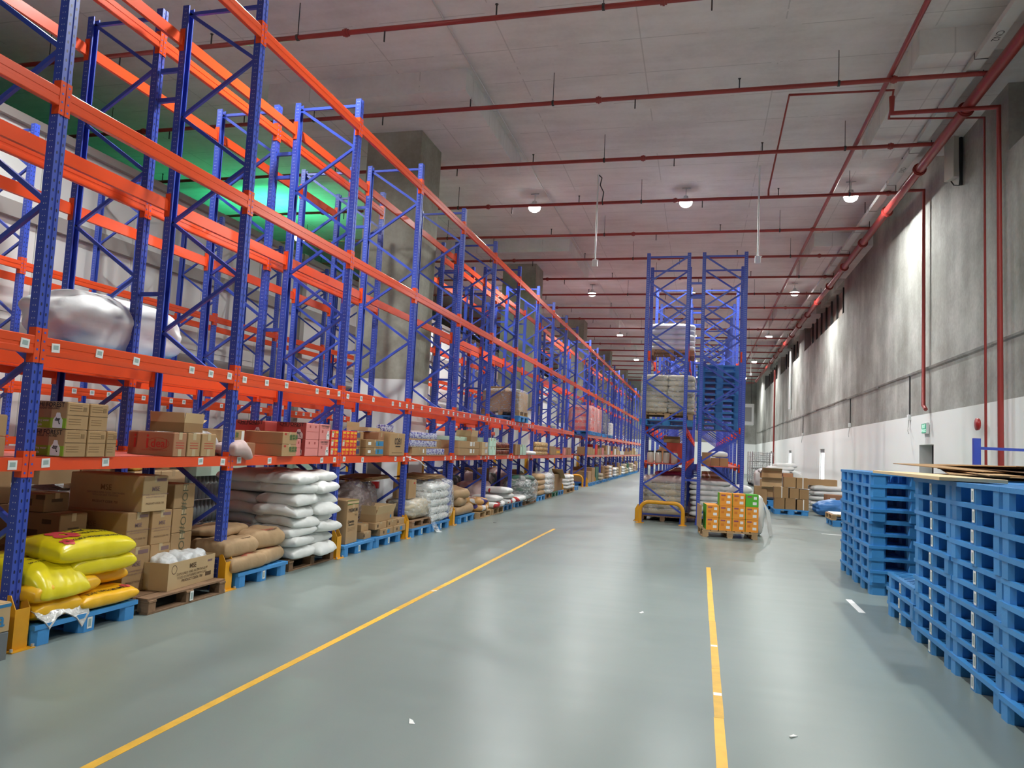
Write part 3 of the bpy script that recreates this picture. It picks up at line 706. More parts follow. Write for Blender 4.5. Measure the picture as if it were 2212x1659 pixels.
def conn_me(sg, low, end):
    """bent end plate hugging the upright: face plate on the post face, end=-1 joins the lower-Y end of a beam"""
    def mk():
        h = .1 if low else .135; b = MB(); t = .006; x = sg*(PD/2)
        y0, y1 = (.0035, PW/2+.006) if end < 0 else (-PW/2-.006, -.0035)
        b.box(min(x, x+sg*t), max(x, x+sg*t), y0, y1, -h, h)
        yo = PW/2 if end < 0 else -PW/2-t
        b.box(min(x+sg*t, -sg*.02), max(x+sg*t, -sg*.02), yo, yo+t, -h, h)
        n = 3 if low else 4
        for i in range(n):
            z = -h+h*2*(i+.5)/n; yc = (y0+y1)/2
            b.tube([(x+sg*t, yc, z), (x+sg*(t+.0015), yc, z)], .009, 8, 1)
        return b.mesh('connector', [RED, BLUE])
    return cached(('conn', sg, low, end), mk)
def beam_me(ln, sg, low):
    def mk():
        h = .05 if low else .07; d = .045; x1 = sg*(PD/2+.004); x0 = x1-sg*d
        if low: P = [(x0, -h), (x1, -h), (x1, h), (x0, h)]
        else: P = [(x0, -h), (x1-sg*.003, -h), (x1, -h+.006), (x1, -h*.35), (x1-sg*.004, -h*.3), (x1-sg*.004, h*.05), (x1, h*.1), (x1, h-.006), (x1-sg*.003, h), (x0+sg*.012, h), (x0+sg*.012, h-.02), (x0, h-.02)]
        if sg < 0: P = list(reversed(P))
        b = MB(); n = len(P); y0, y1 = PW/2+.004, ln-PW/2-.004
        vs = [(a, y0, c) for a, c in P]+[(a, y1, c) for a, c in P]
        fs = [tuple(range(n)), tuple(reversed(range(n, 2*n)))]+[(i, n+i, n+(i+1) % n, (i+1) % n) for i in range(n)]
        return b.add(vs, fs).mesh('beam', RED)
    return cached(('beam', round(ln, 3), sg, low), mk)
def far_beam_me(ln, sg, low): return cached(('fb', round(ln, 3), sg, low), lambda: join([(beam_me(ln, sg, low), (0, 0, 0)), (conn_me(sg, low, -1), (0, 0, 0)), (conn_me(sg, low, 1), (0, ln, 0))], 'beam', [RED, BLUE]))
loc_me = MB().box(-.5, .5, -.5, .5, -.5, .5).box(-.32, .32, -.2, .3, .4, .6, 1).mesh('location_label', [STK, STKB])
deck_cache = {}
def deck_me(ln, depth):
    def mk():
        b = MB(); n = 12; w_ = (ln-.02)/n
        for i in range(n): b.box(-depth+.06, -.06, .01+w_*i, .01+w_*(i+1)-.004, -.018, 0)
        return b.mesh('deck_panel', DECK)
    return cached(('deck', round(ln, 3), depth), mk)
def add_beam(root, xloc, y, z, ln, sg, low, near, labels=()):
    if near:
        o = O('beam', beam_me(ln, sg, low), root, (xloc, y, z))
        O('connector', conn_me(sg, low, -1), o); O('connector', conn_me(sg, low, 1), o, (0, ln, 0))
        for q in labels:
            O('location_label', loc_me, o, (sg*(PD/2+.006), q*ln, random.uniform(-.006, .012)), (PI/2, random.uniform(-.08, .08), sg*PI/2), (.075, .07, .004))
    else: o = O('beam', far_beam_me(ln, sg, low), root, (xloc, y, z))
    return o
def rack(label, xf, depth, sg, frames, bays, near_y, lab_y=0, decks=True, spacer=None, name='pallet_rack', spf=None):
    """sg=+1: face looks to +X. bays: list of (ya, yb, levels)"""
    r = O(name, None, None, (xf, frames[0], 0)); tag(r, label, 'storage rack', 'blue and orange pallet racks')
    yb0 = frames[0]
    for y in frames:
        if y < near_y:
            f = O('upright_frame', None, r, (0, y-yb0, 0))
            for nm, me, l in frame_parts(depth, sg): O(nm, me, f, l)
        else: O('upright_frame', far_frame_me(depth, sg), r, (0, y-yb0, 0))
        if spacer and (spf is None or any(abs(y-q) < .01 for q in spf)):
            for z in (5.86, 5.5, 3.2, 1.05): O('row_spacer', spacer, r, (-sg*depth, y-yb0, z))
    for ya, yb, lv in bays:
        ln = yb-ya; nr = ya < near_y
        for l in lv:
            low = l == 1
            lb = ()
            if ya < lab_y and l in (1, 2): lb = (.06, .30, .80, .945) if low else (.055, .23, .40, .70, .82, .945)
            add_beam(r, 0, ya-yb0, LV[l], ln, sg, low, nr, lb)
            add_beam(r, -sg*depth, ya-yb0, LV[l], ln, -sg, low, nr and ya < near_y*.8)
            if low and decks:
                d = O('deck_panel', deck_me(ln, depth), r, (0, ya-yb0, LV[1]+.054))
                if sg < 0: d.location.x = depth
    return r
random.seed(5)
YA = 4.573; LB = 2.5
XF = -4.965; DEP = .985
F1 = [YA+LB*k for k in range(-1, 11)]; F1b = [33.3+LB*k for k in range(14)]
bays1 = [(F1[i], F1[i+1], (1, 2, 3, 4)) for i in range(len(F1)-1)] + [(F1[-1], F1b[0], (3, 4))] + [(F1b[i], F1b[i+1], (1, 2, 3, 4)) for i in range(len(F1b)-1)]
spc = MB().box(-.345+.04, -.04, -.02, .02, -.025, .025).mesh('row_spacer', BLUE)
XF2 = XF-DEP-.36
F2a = [YA+LB*k for k in range(0, 4)]+[13.42]; F2b = [17.07+LB*k for k in range(0, 4)]; F2c = [29.57, 33.3, 35.8]; F2d = [41.2+LB*k for k in range(4)]; F2e = [53.2+LB*k for k in range(4)]
bays2 = [(F[i], F[i+1], (1, 2, 3, 4)) for F in (F2a, F2b, F2c, F2d, F2e) for i in range(len(F)-1)]
R1 = rack('long blue and orange pallet rack facing the main aisle', XF, DEP, 1, F1+F1b, bays1, 21.0, 29.0, spacer=spc, spf=F2a+F2b+F2c)
R2 = rack('second pallet rack standing back to back behind the long rack', XF2, DEP, 1, F2a+F2b+F2c+F2d+F2e, bays2, 14.0, 0)
XF3 = -10.85
F3 = [YA+LB*k for k in range(1, 18)]
R3 = rack('pallet rack along the white partition wall', XF3, DEP, 1, F3, [(F3[i], F3[i+1], (1, 2, 3)) for i in range(len(F3)-1)], 13.0, 0, decks=False)
for i in range(6):
    for k in range(5): O('location_label', loc_me, R3, (.05, 2.5*i+.45+.4*k, 2.27), (PI/2, 0, PI/2), (.1, .09, .004))
# island
FI = [18.45, 19.9]+[22.4+LB*k for k in range(11)]
baysI = [(FI[i], FI[i+1], (1, 2, 3)) for i in range(len(FI)-1)]
XI = -1.36
spi = MB().box(-.04, .345-.01, -.02, .02, -.025, .025).mesh('row_spacer', BLUE)
spj = MB().box(.04, .32, -.02, .02, -.025, .025).mesh('row_spacer', BLUE)
RI1 = rack('twin rack in mid hall, half standing nearer the long rack', XI, .985, -1, FI, baysI, 24.0, 0, spacer=spj)
RI2 = rack('twin rack in mid hall, half standing nearer the concrete wall', XI+.985*2+.36, .985, 1, FI, baysI, 24.0, 0)
# ------------------------------------------------------------------ guards
gd = MB()
for s_ in (-1, 1): gd.prism([(.0, 0), (.085, 0), (.085, .30), (.03, .40), (0, .40)], s_*.060-.003, s_*.060+.003, axis='y')
gd.box(.078, .086, -.063, .063, 0, .30).box(-.02, .13, -.1, .1, 0, .008)
gmesh = gd.mesh('post_guard', YEL)
bolt = MB().tube([(0, 0, 0), (0, 0, .02)], .012, 6).mesh('anchor_bolt', GALV)
def guard(x, y, rz, label):
    o = O('post_guard', gmesh, None, (x, y, 0), (0, 0, rz)); tag(o, label, 'guard', 'yellow upright guards')
    for yy_ in (-.09, .09): O('anchor_bolt', bolt, o, (.11, yy_, .008))
for k in range(0, 11): guard(XF+.045, YA+LB*k, 0, 'yellow steel guard at the foot of the %s upright of the long rack' % ORD[k+1])
for k in range(4): guard(XF+.045, 33.3+LB*k, 0, 'yellow guard at the %s upright past the passage gap' % ORD[k+1])
for k in range(1, 4): guard(XF2-DEP-.045, YA+LB*k, PI, 'yellow guard behind the second rack at its %s upright' % ORD[k+1])
guard(XI-.045, 18.45, PI, 'yellow guard plate beside the bent tube barrier')
def barrier(x0, x1, y, label):
    r_ = .2; p = []
    p.append((x0, 0, .0)); p.append((x0, 0, .5-r_))
    for i in range(1, 7): a = PI/2*i/6; p.append((x0+r_-r_*math.cos(a), 0, .5-r_+r_*math.sin(a)))
    for i in range(0, 7): a = PI/2*i/6; p.append((x1-r_+r_*math.sin(a), 0, .5-r_+r_*math.cos(a)))
    p.append((x1, 0, 0))
    o = O('tube_barrier', MB().tube(p, .045, 12).mesh('tube_barrier', YEL), None, (0, y, 0)); tag(o, label, 'barrier', 'yellow tube barriers')
    for x in (x0, x1): O('base_plate', MB().box(x-.09, x+.09, -.09, .09, 0, .01).mesh('base_plate', YEL), o)
barrier(-1.34, -.35, 18.02, 'bent yellow tube barrier in front of the twin rack end')
barrier(-5.95, -5.0, 32.8, 'bent yellow tube barrier at the long rack past the passage')
# ================================================================== goods in the long rack
ZD = LV[1]+.056          # top of the shelf deck
ZP = .157                # top of a plastic pallet
ZW = .147                # top of a wooden pallet
PXF = -4.80              # front line of the pallets
def simple_prints(o, D, face, m=PFAINT, n=3, w=.5, top=.75):
    W = D[1] if face in ('px', 'mx') else D[0]
    for i in range(n): patch(o, D, face, 0, D[2]*(top-.17*i), W*w*(1-.25*(i % 2)), D[2]*.045, m)
def barcode(o, D, face, u, v, w=.1, h=.03):
    n = 7; b = MB()
    for i in range(n): b.box(-w/2+w*i/n, -w/2+w*i/n+w/n*(.35+.4*((i*37) % 3)/2), -h/2, h/2, 0, .0015)
    O('barcode_print', cached(('bar', w, h), lambda: b.mesh('barcode', BLACK)), o, face_pos(face, D, u, v, .001), FR[face])
# ---- pallets under the long rack
PG = 'plastic pallets under the long rack'
for y, wd, lb in ((4.66, 1.06, 'blue plastic pallet under the yellow rice sacks'), (7.2, 1.0, 'blue plastic pallet under the brown paper sacks, second bay'),
                  (9.67, 1.0, 'blue plastic pallet under the tall green-taped carton'), (10.72, 1.03, 'blue plastic pallet under the low milk-blue printed cartons'),
                  (12.2, 1.0, 'blue plastic pallet under the film-wrapped bundle with wooden pallet'), (13.22, 1.0, 'blue plastic pallet under the tall film-wrapped white sacks'),
                  (14.85, 1.05, 'blue plastic pallet under brown sacks, fifth bay'), (18.4, 1.0, 'blue plastic pallet under red and white sacks, first of two'), (19.55, 1.0, 'blue plastic pallet under red and white sacks, second of two'),
                  (22.6, 1.1, 'blue plastic pallet under a column of brown sacks'), (26.0, 1.05, 'blue plastic pallet under the big standing carton'), (29.62, .85, 'blue plastic pallet at the corner of the passage gap')):
    blue_pallet(PXF, y, wd, 1.15, 0, lb, PG)
blue_pallet(PXF, 24.9, 1.05, 1.15, 0, 'dark green plastic pallet beside the big standing carton', PG, PGREEN)
WG = 'wooden pallets under the long rack'
wood_pallet(-4.77, 5.82, 1.13, 1.1, 0, 'weathered wooden pallet under the open printed carton', WG, stick=True)
wood_pallet(-4.85, 8.32, 1.16, 1.05, 0, 'dark wooden pallet under the white sack stack', WG)
wood_pallet(-4.8, 12.22, .95, 1.1, ZP, 'small wooden pallet lying on a blue pallet, fourth bay', WG, h=.13)
wood_pallet(-4.75, 16.1, 1.0, 1.1, 0, 'wooden pallet under the purple and orange sacks', WG, WOODL)
wood_pallet(-4.75, 17.25, 1.0, 1.1, 0, 'wooden pallet under the first red and white sacks', WG, WOODL)
wood_pallet(-4.78, 20.75, 1.5, 1.1, 0, 'wooden pallet under the pile of green sacks', WG)
wood_pallet(-4.8, 23.8, 1.0, 1.1, 0, 'wooden pallet under the wrapped pale sack column', WG)
wood_pallet(-4.75, 27.35, 1.6, 1.1, 0, 'wooden pallet under the white sacks before the passage', WG, WOODL)
# ---- bay at the picture edge
o, D = carton(-4.72, 3.65, 4.37, 0, .2, .5, mat('carton_grey', (.16, .17, .18), .7), 'grey carton on the floor at the picture edge')
o, D = carton(-4.72, 3.6, 4.37, .201, .405, .5, KR3, 'pale carton with blue lettering on the grey carton at picture edge')
lettering(o, D, 'px', .2, .085, 'aqua', .15, PBLU, .004); patch(o, D, 'px', 0, .18, D[1], .022, PBLU)
for i, (z, h) in enumerate(((ZD, .15), (ZD+.151, .16))):
    o, D = carton(-4.98, 3.8, 4.42, z, z+h, .4, KR, 'kraft carton with round hole on the edge-of-picture shelf, %s of two' % ('lower', 'upper')[i], 'holed cartons')
    O('finger_hole', cached('hole', lambda: MB().tube([(0, 0, 0), (.002, 0, 0)], .017, 12).mesh('hole', BLACK)), o, (D[0]/2, .1, h*.72)); patch(o, D, 'px', .16, h*.25, .16, .03, PFAINT)
carton(-5.1, 3.75, 4.45, ZD+.313, ZD+.46, .45, KR4, 'reddish kraft carton on top of the holed cartons')
# ---- first bay, shelf: cartons with white bottle print
def forest(o, D, face, base, band, zh='气', mini=False):
    W = D[0] if face == 'my' else D[1]; H = D[2]
    lettering(o, D, face, 0 if mini else W*.02, H*.87, 'CHI FOREST', W*.148 if not mini else W*.14, BLACK, .002)
    lettering(o, D, face, 0, H*.74, '0 SUGAR   0 CALORIES', W*.058, BLACK, .0005)
    if band: patch(o, D, face, 0, H*.20, W*.985, H*.37, band)
    # bottle silhouette
    bw, bh = W*.26, H*.56
    prof = [(-.5, .03), (-.46, 0), (.46, 0), (.5, .03), (.5, .52), (.24, .78), (.22, .9), (.16, 1), (-.16, 1), (-.22, .9), (-.24, .78), (-.5, .52)]
    me = cached(('bottle', round(bw, 3), round(bh, 3)), lambda: MB().prism([(a*bw, b*bh) for a, b in prof], 0, .002).mesh('bottle_print', STK))
    O('bottle_print', me, o, face_pos(face, D, W*.27, .006, .0016), FR[face])
    lettering(o, D, face, W*.27, H*.26, zh, W*.16, BLACK, .004, e=.0065)
    if band and not mini:
        lettering(o, D, face, -W*.2, H*.29, 'Sparkling water', W*.075, STK, .001); lettering(o, D, face, -W*.25, H*.13, 'Apple', W*.08, STK, .001)
FG = 'kraft drink cartons on the first shelf'
for j, (a, b) in enumerate(((4.86, 5.085), (5.09, 5.29), (5.295, 5.41))):
    for i in range(2):
        if j == 2 and i: continue
        z = ZD+.221*i
        o, D = carton(-4.90, a, b, z, z+.22, .36, KR, ('kraft drink carton with green band and white bottle print, %s of two' % ('lower', 'upper')[i]) if j == 0 else 'plain-sided kraft drink carton, %s along the shelf, %s' % (ORD[j+1], ('lower', 'upper')[i]), FG, tape=None)
        if j == 0: forest(o, D, 'my', BLACK, PGRN)
        patch(o, D, 'px', 0, .112, D[1]*.96, .004, KRED)
        for q in range(2):
            for k in range(3): patch(o, D, 'px', -D[1]*.12, .19-.11*q-.02*k, D[1]*.55, .005, PFAINT)
        patch(o, D, 'px', D[1]*.3, .165, .035, .035, PFAINT)
# ideal cartons
IG = 'reddish kraft cartons with red script'
for k, (xf, y0, y1, dp_, rz, lb) in enumerate(((-4.91, 6.13, 6.33, .41, .03, 'in front with the full red print'), (-4.91, 6.335, 6.54, .41, .03, 'second along the shelf edge'), (-4.91, 6.545, 6.79, .41, .03, 'third along the shelf edge'), (-5.335, 6.22, 6.5, .17, 0, 'set back, red print half hidden'))):
    o, D = carton(xf, y0, y1, ZD, ZD+.232, dp_, KR4 if k in (0, 3) else KR, 'kraft carton with red script, %s' % lb, IG, rz, facetape=True)
    if k in (0, 3):
        lettering(o, D, 'my', -.085 if k == 0 else 0, .13, 'i', .2, PRED, .005)
        if k == 3: continue
        lettering(o, D, 'my', .045, .115, 'deal', .115, PRED, .003); lettering(o, D, 'my', 0, .05, 'QUALITY HOUSEHOLD PRODUCTS', .018, PRED)
        b = MB().tube([(.1*math.cos(a)*1.25+.03, 0, .115+.055*math.sin(a)) for a in [2*PI*i/24 for i in range(25)]], .0022, 4).mesh('ring_print', PRED); O('ring_print', b, o, (0, -D[1]/2-.0005, 0), None, (1, .4, 1))
    for i in range(3): patch(o, D, 'px', 0, .13-.025*i, D[1]*.62, .006, PRED)
open_carton(-5.02, 6.3, 6.75, ZD+.234, ZD+.33, .34, KR2, 'open empty carton lying on the red script cartons', None, .25, (1, 0, 1, 1), .1, (.1, .5, .2, 1.2))
sack(-5.42, 6.92, ZD+.0, .7, .42, .26, SWHT, 'white woven sack slumped on the shelf by the second upright', None, .15, 4, .2, 1.0, .05)
o, S = sack(-4.98, 7.2, ZD, .34, .3, .16, SPNK, 'torn pinkish sack mouth with loose fringe by the second upright', None, PI/2, 9, .3, 2.0, .08)
for i in range(5): O('loose_thread', MB().tube([(.1+.01*i, .03*i-.05, .06), (.17, .03*i-.04, .0+.01*i), (.18, .03*i-.04, -.0)], .006, 5).mesh('thread', SWHT), o)
# ---- second bay, shelf
CG = 'cartons on the second shelf bay'
for i in range(2):
    o, D = carton(-4.87, 7.97, 8.33, ZD+.147*i, ZD+.147*(i+1), .5, KR, 'kraft carton with green vegetable print, %s of the jutting pair' % ('lower', 'upper')[i], CG, .05)
    for k in range(3): lettering(o, D, 'px', .02+.07*k, .075, '青菜果'[k], .075, mat('print_veg', (.05, .13, .03), .7), .003)
    patch(o, D, 'px', -.11, .12, .05, .025, PRED)
carton(-5.05, 7.35, 7.72, ZD, ZD+.15, .42, KR4, 'reddish kraft carton behind the torn sack fringe', CG)
o, D = carton(-5.12, 7.15, 7.6, ZD+.151, ZD+.29, .42, KR, 'kraft carton with green print stacked behind the white sack', CG)
patch(o, D, 'px', .18, .07, .05, .11, STK); lettering(o, D, 'px', 0, .07, '青菜果', .07, mat('print_veg', (.05, .13, .03), .7), .003)
PKG = 'pink drink cartons on the second shelf bay'
for j, (a, b, xf, dp_) in enumerate(((8.34, 8.57, -4.95, .42), (8.6, 8.945, -4.91, .44))):
    for i in range(2):
        if j == 0 and i: continue
        z = ZD+.213*i
        o, D = carton(xf, a, b, z, z+.212, dp_, PINK, 'pink drink carton turned sideways, %s' % ('low one beside the kraft pair', 'lower under the dark-lettered one', 'upper of the middle stack')[j+i], PKG, 0, None)
        patch(o, D, 'my', 0, .106, D[0]*.99, .21, PINKD); forest(o, D, 'my', BLACK, None, '气' if i else 'Ghi') if j else None
        for k in range(2): patch(o, D, 'px', D[1]*(-.2+.42*k), .165, .03, .03, PINKD)
        patch(o, D, 'px', 0, .1, D[1]*.9, .004, PINKD)
for i in range(2):
    z = ZD+.213*i
    o, D = carton(-4.905, 8.95, 9.24, z, z+.212, .3, PINK, 'pink drink carton with black lettering facing the aisle, %s' % ('lower', 'upper')[i], PKG, 0, None)
    forest(o, D, 'px', BLACK, None, '气', True); patch(o, D, 'px', -.07, .11, .035, .035, PINKD)
    o, D = carton(-5.33, 8.32, 8.6, z, z+.212, .45, PINKD, 'deep pink drink carton set back on the shelf, %s of two' % ('lower', 'upper')[i], PKG, 0, None)
    forest(o, D, 'my', BLACK, None)
# red and yellow snack boxes round the third upright
RG = 'red snack boxes on the shelf by the third upright'
def redbox(xf, y0, y1, z, h, d, lb, white=False):
    o, D = carton(xf, y0, y1, z, z+h, d, CRED, lb, RG, 0, None)
    for u in (-.25, .25):
        patch(o, D, 'px', D[1]*u, h*.72, D[1]*.38, h*.24, CYEL); patch(o, D, 'px', D[1]*(u-.1), h*.3, D[1]*.08, h*.4, CYEL); patch(o, D, 'px', D[1]*(u+.08), h*.3, D[1]*.14, h*.18, CORG)
    if white: patch(o, D, 'px', -D[1]*.3, h*.5, D[1]*.26, h*.7, STK)
    return o
for i in range(3):
    redbox(-4.92, 9.3, 9.52, ZD+.12*i, .119, .35, 'red and yellow snack box before the third upright, %s up' % ORD[i+1], True)
    redbox(-4.92, 9.63, 9.86, ZD+.12*i, .119, .35, 'red and yellow snack box after the third upright, %s up' % ORD[i+1], i == 1)
    redbox(-4.92, 9.865, 10.1, ZD+.12*i, .119, .35, 'red and yellow snack box in the next column, %s up' % ORD[i+1])
# ---- third bay, shelf
TG = 'cartons on the third shelf bay'
for i in range(3):
    o, D = carton(-4.98, 10.13, 10.36, ZD+.12*i, ZD+.12*i+.119, .35, KR2, 'dark kraft carton with blue print next to red boxes, %s up' % ORD[i+1], TG)
    patch(o, D, 'px', .02, .06, .1, .07, CNAVY)
for i in range(2):
    o, D = carton(-4.9, 10.38, 11.02, ZD+.125*i, ZD+.125*i+.124, .42, KR2, 'long kraft carton with blue-green label, %s of the pair' % ('lower', 'upper')[i], TG)
    patch(o, D, 'px', .17, .062, .28, .075, PBLU); patch(o, D, 'px', -.2, .06, .1, .045, STK); patch(o, D, 'px', .12, .062, .06, .06, PGRN)
o, D = carton(-5.15, 10.42, 10.8, ZD+.251, ZD+.36, .4, KR, 'kraft carton set back above the blue-labelled pair', TG)
o, D = carton(-4.9, 11.27, 11.9, ZD, ZD+.375, .5, KR, 'tall kraft carton with bold black digits, third bay shelf', TG)
lettering(o, D, 'px', .02, .23, '0281', .15, BLACK, .005); patch(o, D, 'px', .02, .15, .2, .02, BLACK); simple_prints(o, D, 'px', PFAINT, 1, .7, .12)
o, D = carton(-5.0, 11.03, 11.26, ZD, ZD+.37, .48, KR4, 'narrow kraft carton squeezed beside the tall digit carton', TG)
open_carton(-5.15, 10.95, 11.4, ZD+.378, ZD+.44, .38, KR3, 'shallow open tray carton on top of the third bay cartons', TG, 0, (0, 1, 0, 0), .08, (0, .05, 0, 0))
def can_tray(xf, y0, y1, z, nx, label, group, r=.033, h=.115, m=CPUR):
    d = nx*2*r+.01
    o = O('can_tray', MB().box(-d/2, d/2, -(y1-y0)/2, (y1-y0)/2, 0, .012).mesh('tray', KR3), None, (xf-d/2, (y0+y1)/2, z)); tag(o, label, 'drink cans', group)
    can = cached(('can', r, h, m.name), lambda: MB().lathe([(.0, 0), (r*.8, 0), (r, .008), (r, h-.012), (r*.78, h), (0, h-.003)], 10).mesh('can', m))
    n = int((y1-y0)/(2*r))
    for i in range(n):
        for k in range(nx): O('can', can, o, (d/2-r-2*r*k-.003, -(y1-y0)/2+r+2*r*i+.004, .012))
    return o
KG = 'trays of purple drink cans'
for i, (a, b, z) in enumerate(((12.2, 13.55, ZD+.146), (12.2, 13.55, ZD+.288), (12.99, 14.03, ZD))):
    can_tray(-4.9, a, b, z, 3, 'tray of purple and silver drink cans, %s' % ('middle layer on the carton', 'top layer', 'lowest one on the shelf edge')[i], KG)
can_tray(-5.12, 11.45, 11.95, ZD+.378, 2, 'short tray of purple cans on the tall digit carton', KG)
o, D = carton(-4.9, 12.25, 12.95, ZD, ZD+.143, .4, KR, 'kraft carton under the stacked purple can trays', 'cartons on the fourth shelf bay'); patch(o, D, 'px', .2, .08, .05, .07, STK)
for i in range(2): carton(-5.13, 13.6, 14.4, ZD+.148*i, ZD+.148*(i+1)-.002, .4, KR, 'kraft carton behind the purple cans, %s of two' % ('lower', 'upper')[i], 'cartons on the fourth shelf bay')
ml = O('plastic_strip', MB().tube([(-4.9, 12.0, 1.40), (-4.86, 12.15, 1.37), (-4.82, 12.4, 1.33), (-4.8, 12.62, 1.24), (-4.8, 12.75, 1.22)], .009, 5).mesh('strip', STK)); tag(ml, 'loose white plastic strip dangling over the shelf beam', 'strip')
# ---- fifth bay onward, shelf
VG = 'cartons on the fifth shelf bay'
for j, (a, b) in enumerate(((14.85, 16.25), (16.5, 17.0))):
    for i in range(2):
        o, D = carton(-4.88, a, b, ZD+.155*i, ZD+.155*i+.153, .5, KR if j == 0 else KR3, '%s kraft carton with white round sticker, fifth bay, %s' % (('wide', 'short')[j], ('lower', 'upper')[i]), VG)
        patch(o, D, 'px', .1, .09, .16, .09, STK); patch(o, D, 'px', .3 if j == 0 else .05, .09, .09, .09, STK)
carton(-5.1, 14.9, 16.1, ZD+.312, ZD+.4, .4, CMINT, 'pale mint carton lying on top of the fifth bay cartons', VG)
open_carton(-5.0, 16.0, 16.5, ZD+.312, ZD+.42, .35, KR, 'open kraft carton with a raised flap, fifth bay shelf top', VG, 0, (1, 0, 1, 0), .14, (.1, 0, .3, 0))
for j in range(2):
    for i in range(2): carton(-4.9, 17.2+.3*j, 17.48+.3*j, ZD+.21*i, ZD+.21*i+.208, .4, CMINT, 'mint green carton on the sixth bay shelf, %s column, %s' % (ORD[j+1], ('lower', 'upper')[i]), 'mint cartons')
def jar_pack(y0, y1, z, label, m=JARB, r=.07, h=.15, nx=2, cat='jar pack', grp='packs of jars on the shelf'):
    n = int((y1-y0)/(2*r)); d = nx*2*r
    o = O('jar_pack', MB().box(-d/2, d/2, -(y1-y0)/2, (y1-y0)/2, 0, .01).mesh('tray', KR3), None, (-4.9-d/2, (y0+y1)/2, z)); tag(o, label, cat, grp)
    jar = cached(('jar', r, h, m.name), lambda: MB().lathe([(0, 0), (r*.9, 0), (r, .02), (r, h*.72), (r*.55, h*.85), (r*.55, h), (0, h)], 10).mesh('jar', m))
    for i in range(n):
        for k in range(nx): O('jar', jar, o, (d/2-r-2*r*k, -(y1-y0)/2+r+2*r*i, .01))
for i in range(2): jar_pack(17.9, 19.2, ZD+.165*i, 'pack of dark brown sauce jars, sixth bay, %s layer' % ('lower', 'upper')[i])
for i in range(3): carton(-4.9, 19.8+.28*i, 20.06+.28*i, ZD, ZD+.3, .35, KR2 if i < 2 else CMINT, 'upright slim carton on the seventh bay shelf, %s along' % ORD[i+1], 'slim cartons')
carton(-4.9, 20.7, 21.1, ZD, ZD+.3, .4, CMINT, 'pale green carton ending the slim row, seventh bay', 'slim cartons')
sack(-5.0, 21.6, ZD, .6, .5, .12, SWHT, 'flat white packet on the seventh bay shelf', None, PI/2, 3)
for i in range(3): jar_pack(22.4, 24.3, ZD+.135*i, 'tray of amber bottles, eighth bay, %s layer' % ORD[i+1], BOTT, .05, .125, 2)
for j in range(2):
    o, D = carton(-4.9, 24.75+.95*j, 25.65+.95*j, ZD, ZD+.2+.1*(1-j), .45, KR, 'kraft carton on the ninth bay shelf, %s' % ('plain', 'with yellow label')[j], 'cartons on the ninth shelf bay')
    if j: patch(o, D, 'px', 0, .1, .6, .08, CYEL)
for j in range(4): carton(-4.9, 27.35+.42*j, 27.72+.42*j, ZD, ZD+.25+.03*(j % 2), .4, KR4 if j else PINK, 'reddish carton on the tenth bay shelf, %s along' % ORD[j+1], 'cartons on the tenth shelf bay')
# ================================================================== goods on the floor under the long rack
# ---- first bay: rice sacks
YG = 'yellow rice sacks on the first blue pallet'
FLW = mat('flower_red', (.62, .06, .07), .5)
def rice_prints(o, S, bars=False, flower=True, line='SAKURA PREMIUM PEARL RICE'):
    L, W = S.L, S.W
    if flower: sack_flower(o, S, -L*.18, .0, W*.24, FLW); sack_flower(o, S, -L*.33, -W*.33, W*.10, FLW)
    sack_print(o, S, line, W*.10, BLACK, L*.10, -W*.33, .002)
    sack_print(o, S, 'SAKURA', W*.2, BLACK, L*.2, W*.14, .004); sack_print(o, S, 'PEARL RICE', W*.12, BLACK, L*.2, -W*.05, .003)
    if bars:
        for i in range(9): sack_print(o, S, 'l', W*.2, BLACK, -L*.1+.03*i, -W*.30, .001)
P2 = PI/2
o, S = sack(-5.17, 4.91, ZP, .72, .5, .17, SGLD, 'gold rice sack flat on the pallet with torn silver end', YG, 0, 2, hi=True)
tornv = []; torn = []
for i in range(9):
    t_ = i/8; y = -.24+.5*t_; zz = [.06, .02, -.05, .03, .05, .02, -.02, -.10, .0][i]
    tornv += [(.28, y, .11), (.345, y, .09), (.375, y, zz)]
for i in range(8):
    for k in range(2): a = i*3+k; torn.append((a, a+1, a+4, a+3))
O('torn_film', MB().add(tornv+[(x-.004, y, z-.006) for x, y, z in tornv], torn+[tuple(q+27 for q in reversed(f)) for f in torn], 0, True).mesh('torn', mat('silver_film', (.62, .62, .60), .25, metal=.3, bump=.6, bscale=30)), o)
o, S = sack(-5.02, 5.42, ZP, .66, .46, .14, SGLD, 'gold rice sack low on the pallet, lettering upside down', YG, P2, 5, hi=True); sack_print(o, S, 'PREMIUM PEARL RICE', .05, BLACK, 0, -.16, .002, PI); sack_flower(o, S, .22, -.14, .05, FLW)
o, S = sack(-5.06, 4.98, ZP+.15, .74, .46, .17, SGLD, 'gold rice sack in the middle layer with barcode bars', YG, P2+.08, 7, hi=True, rx=.1); rice_prints(o, S, True, False, 'NET WT 10 KG (22 LBS)')
o, S = sack(-5.2, 5.52, ZP+.15, .56, .44, .14, SGLD, 'gold rice sack in the middle layer, crumpled end by wooden pallet', YG, P2-.2, 8, .3, 1.5, hi=True)
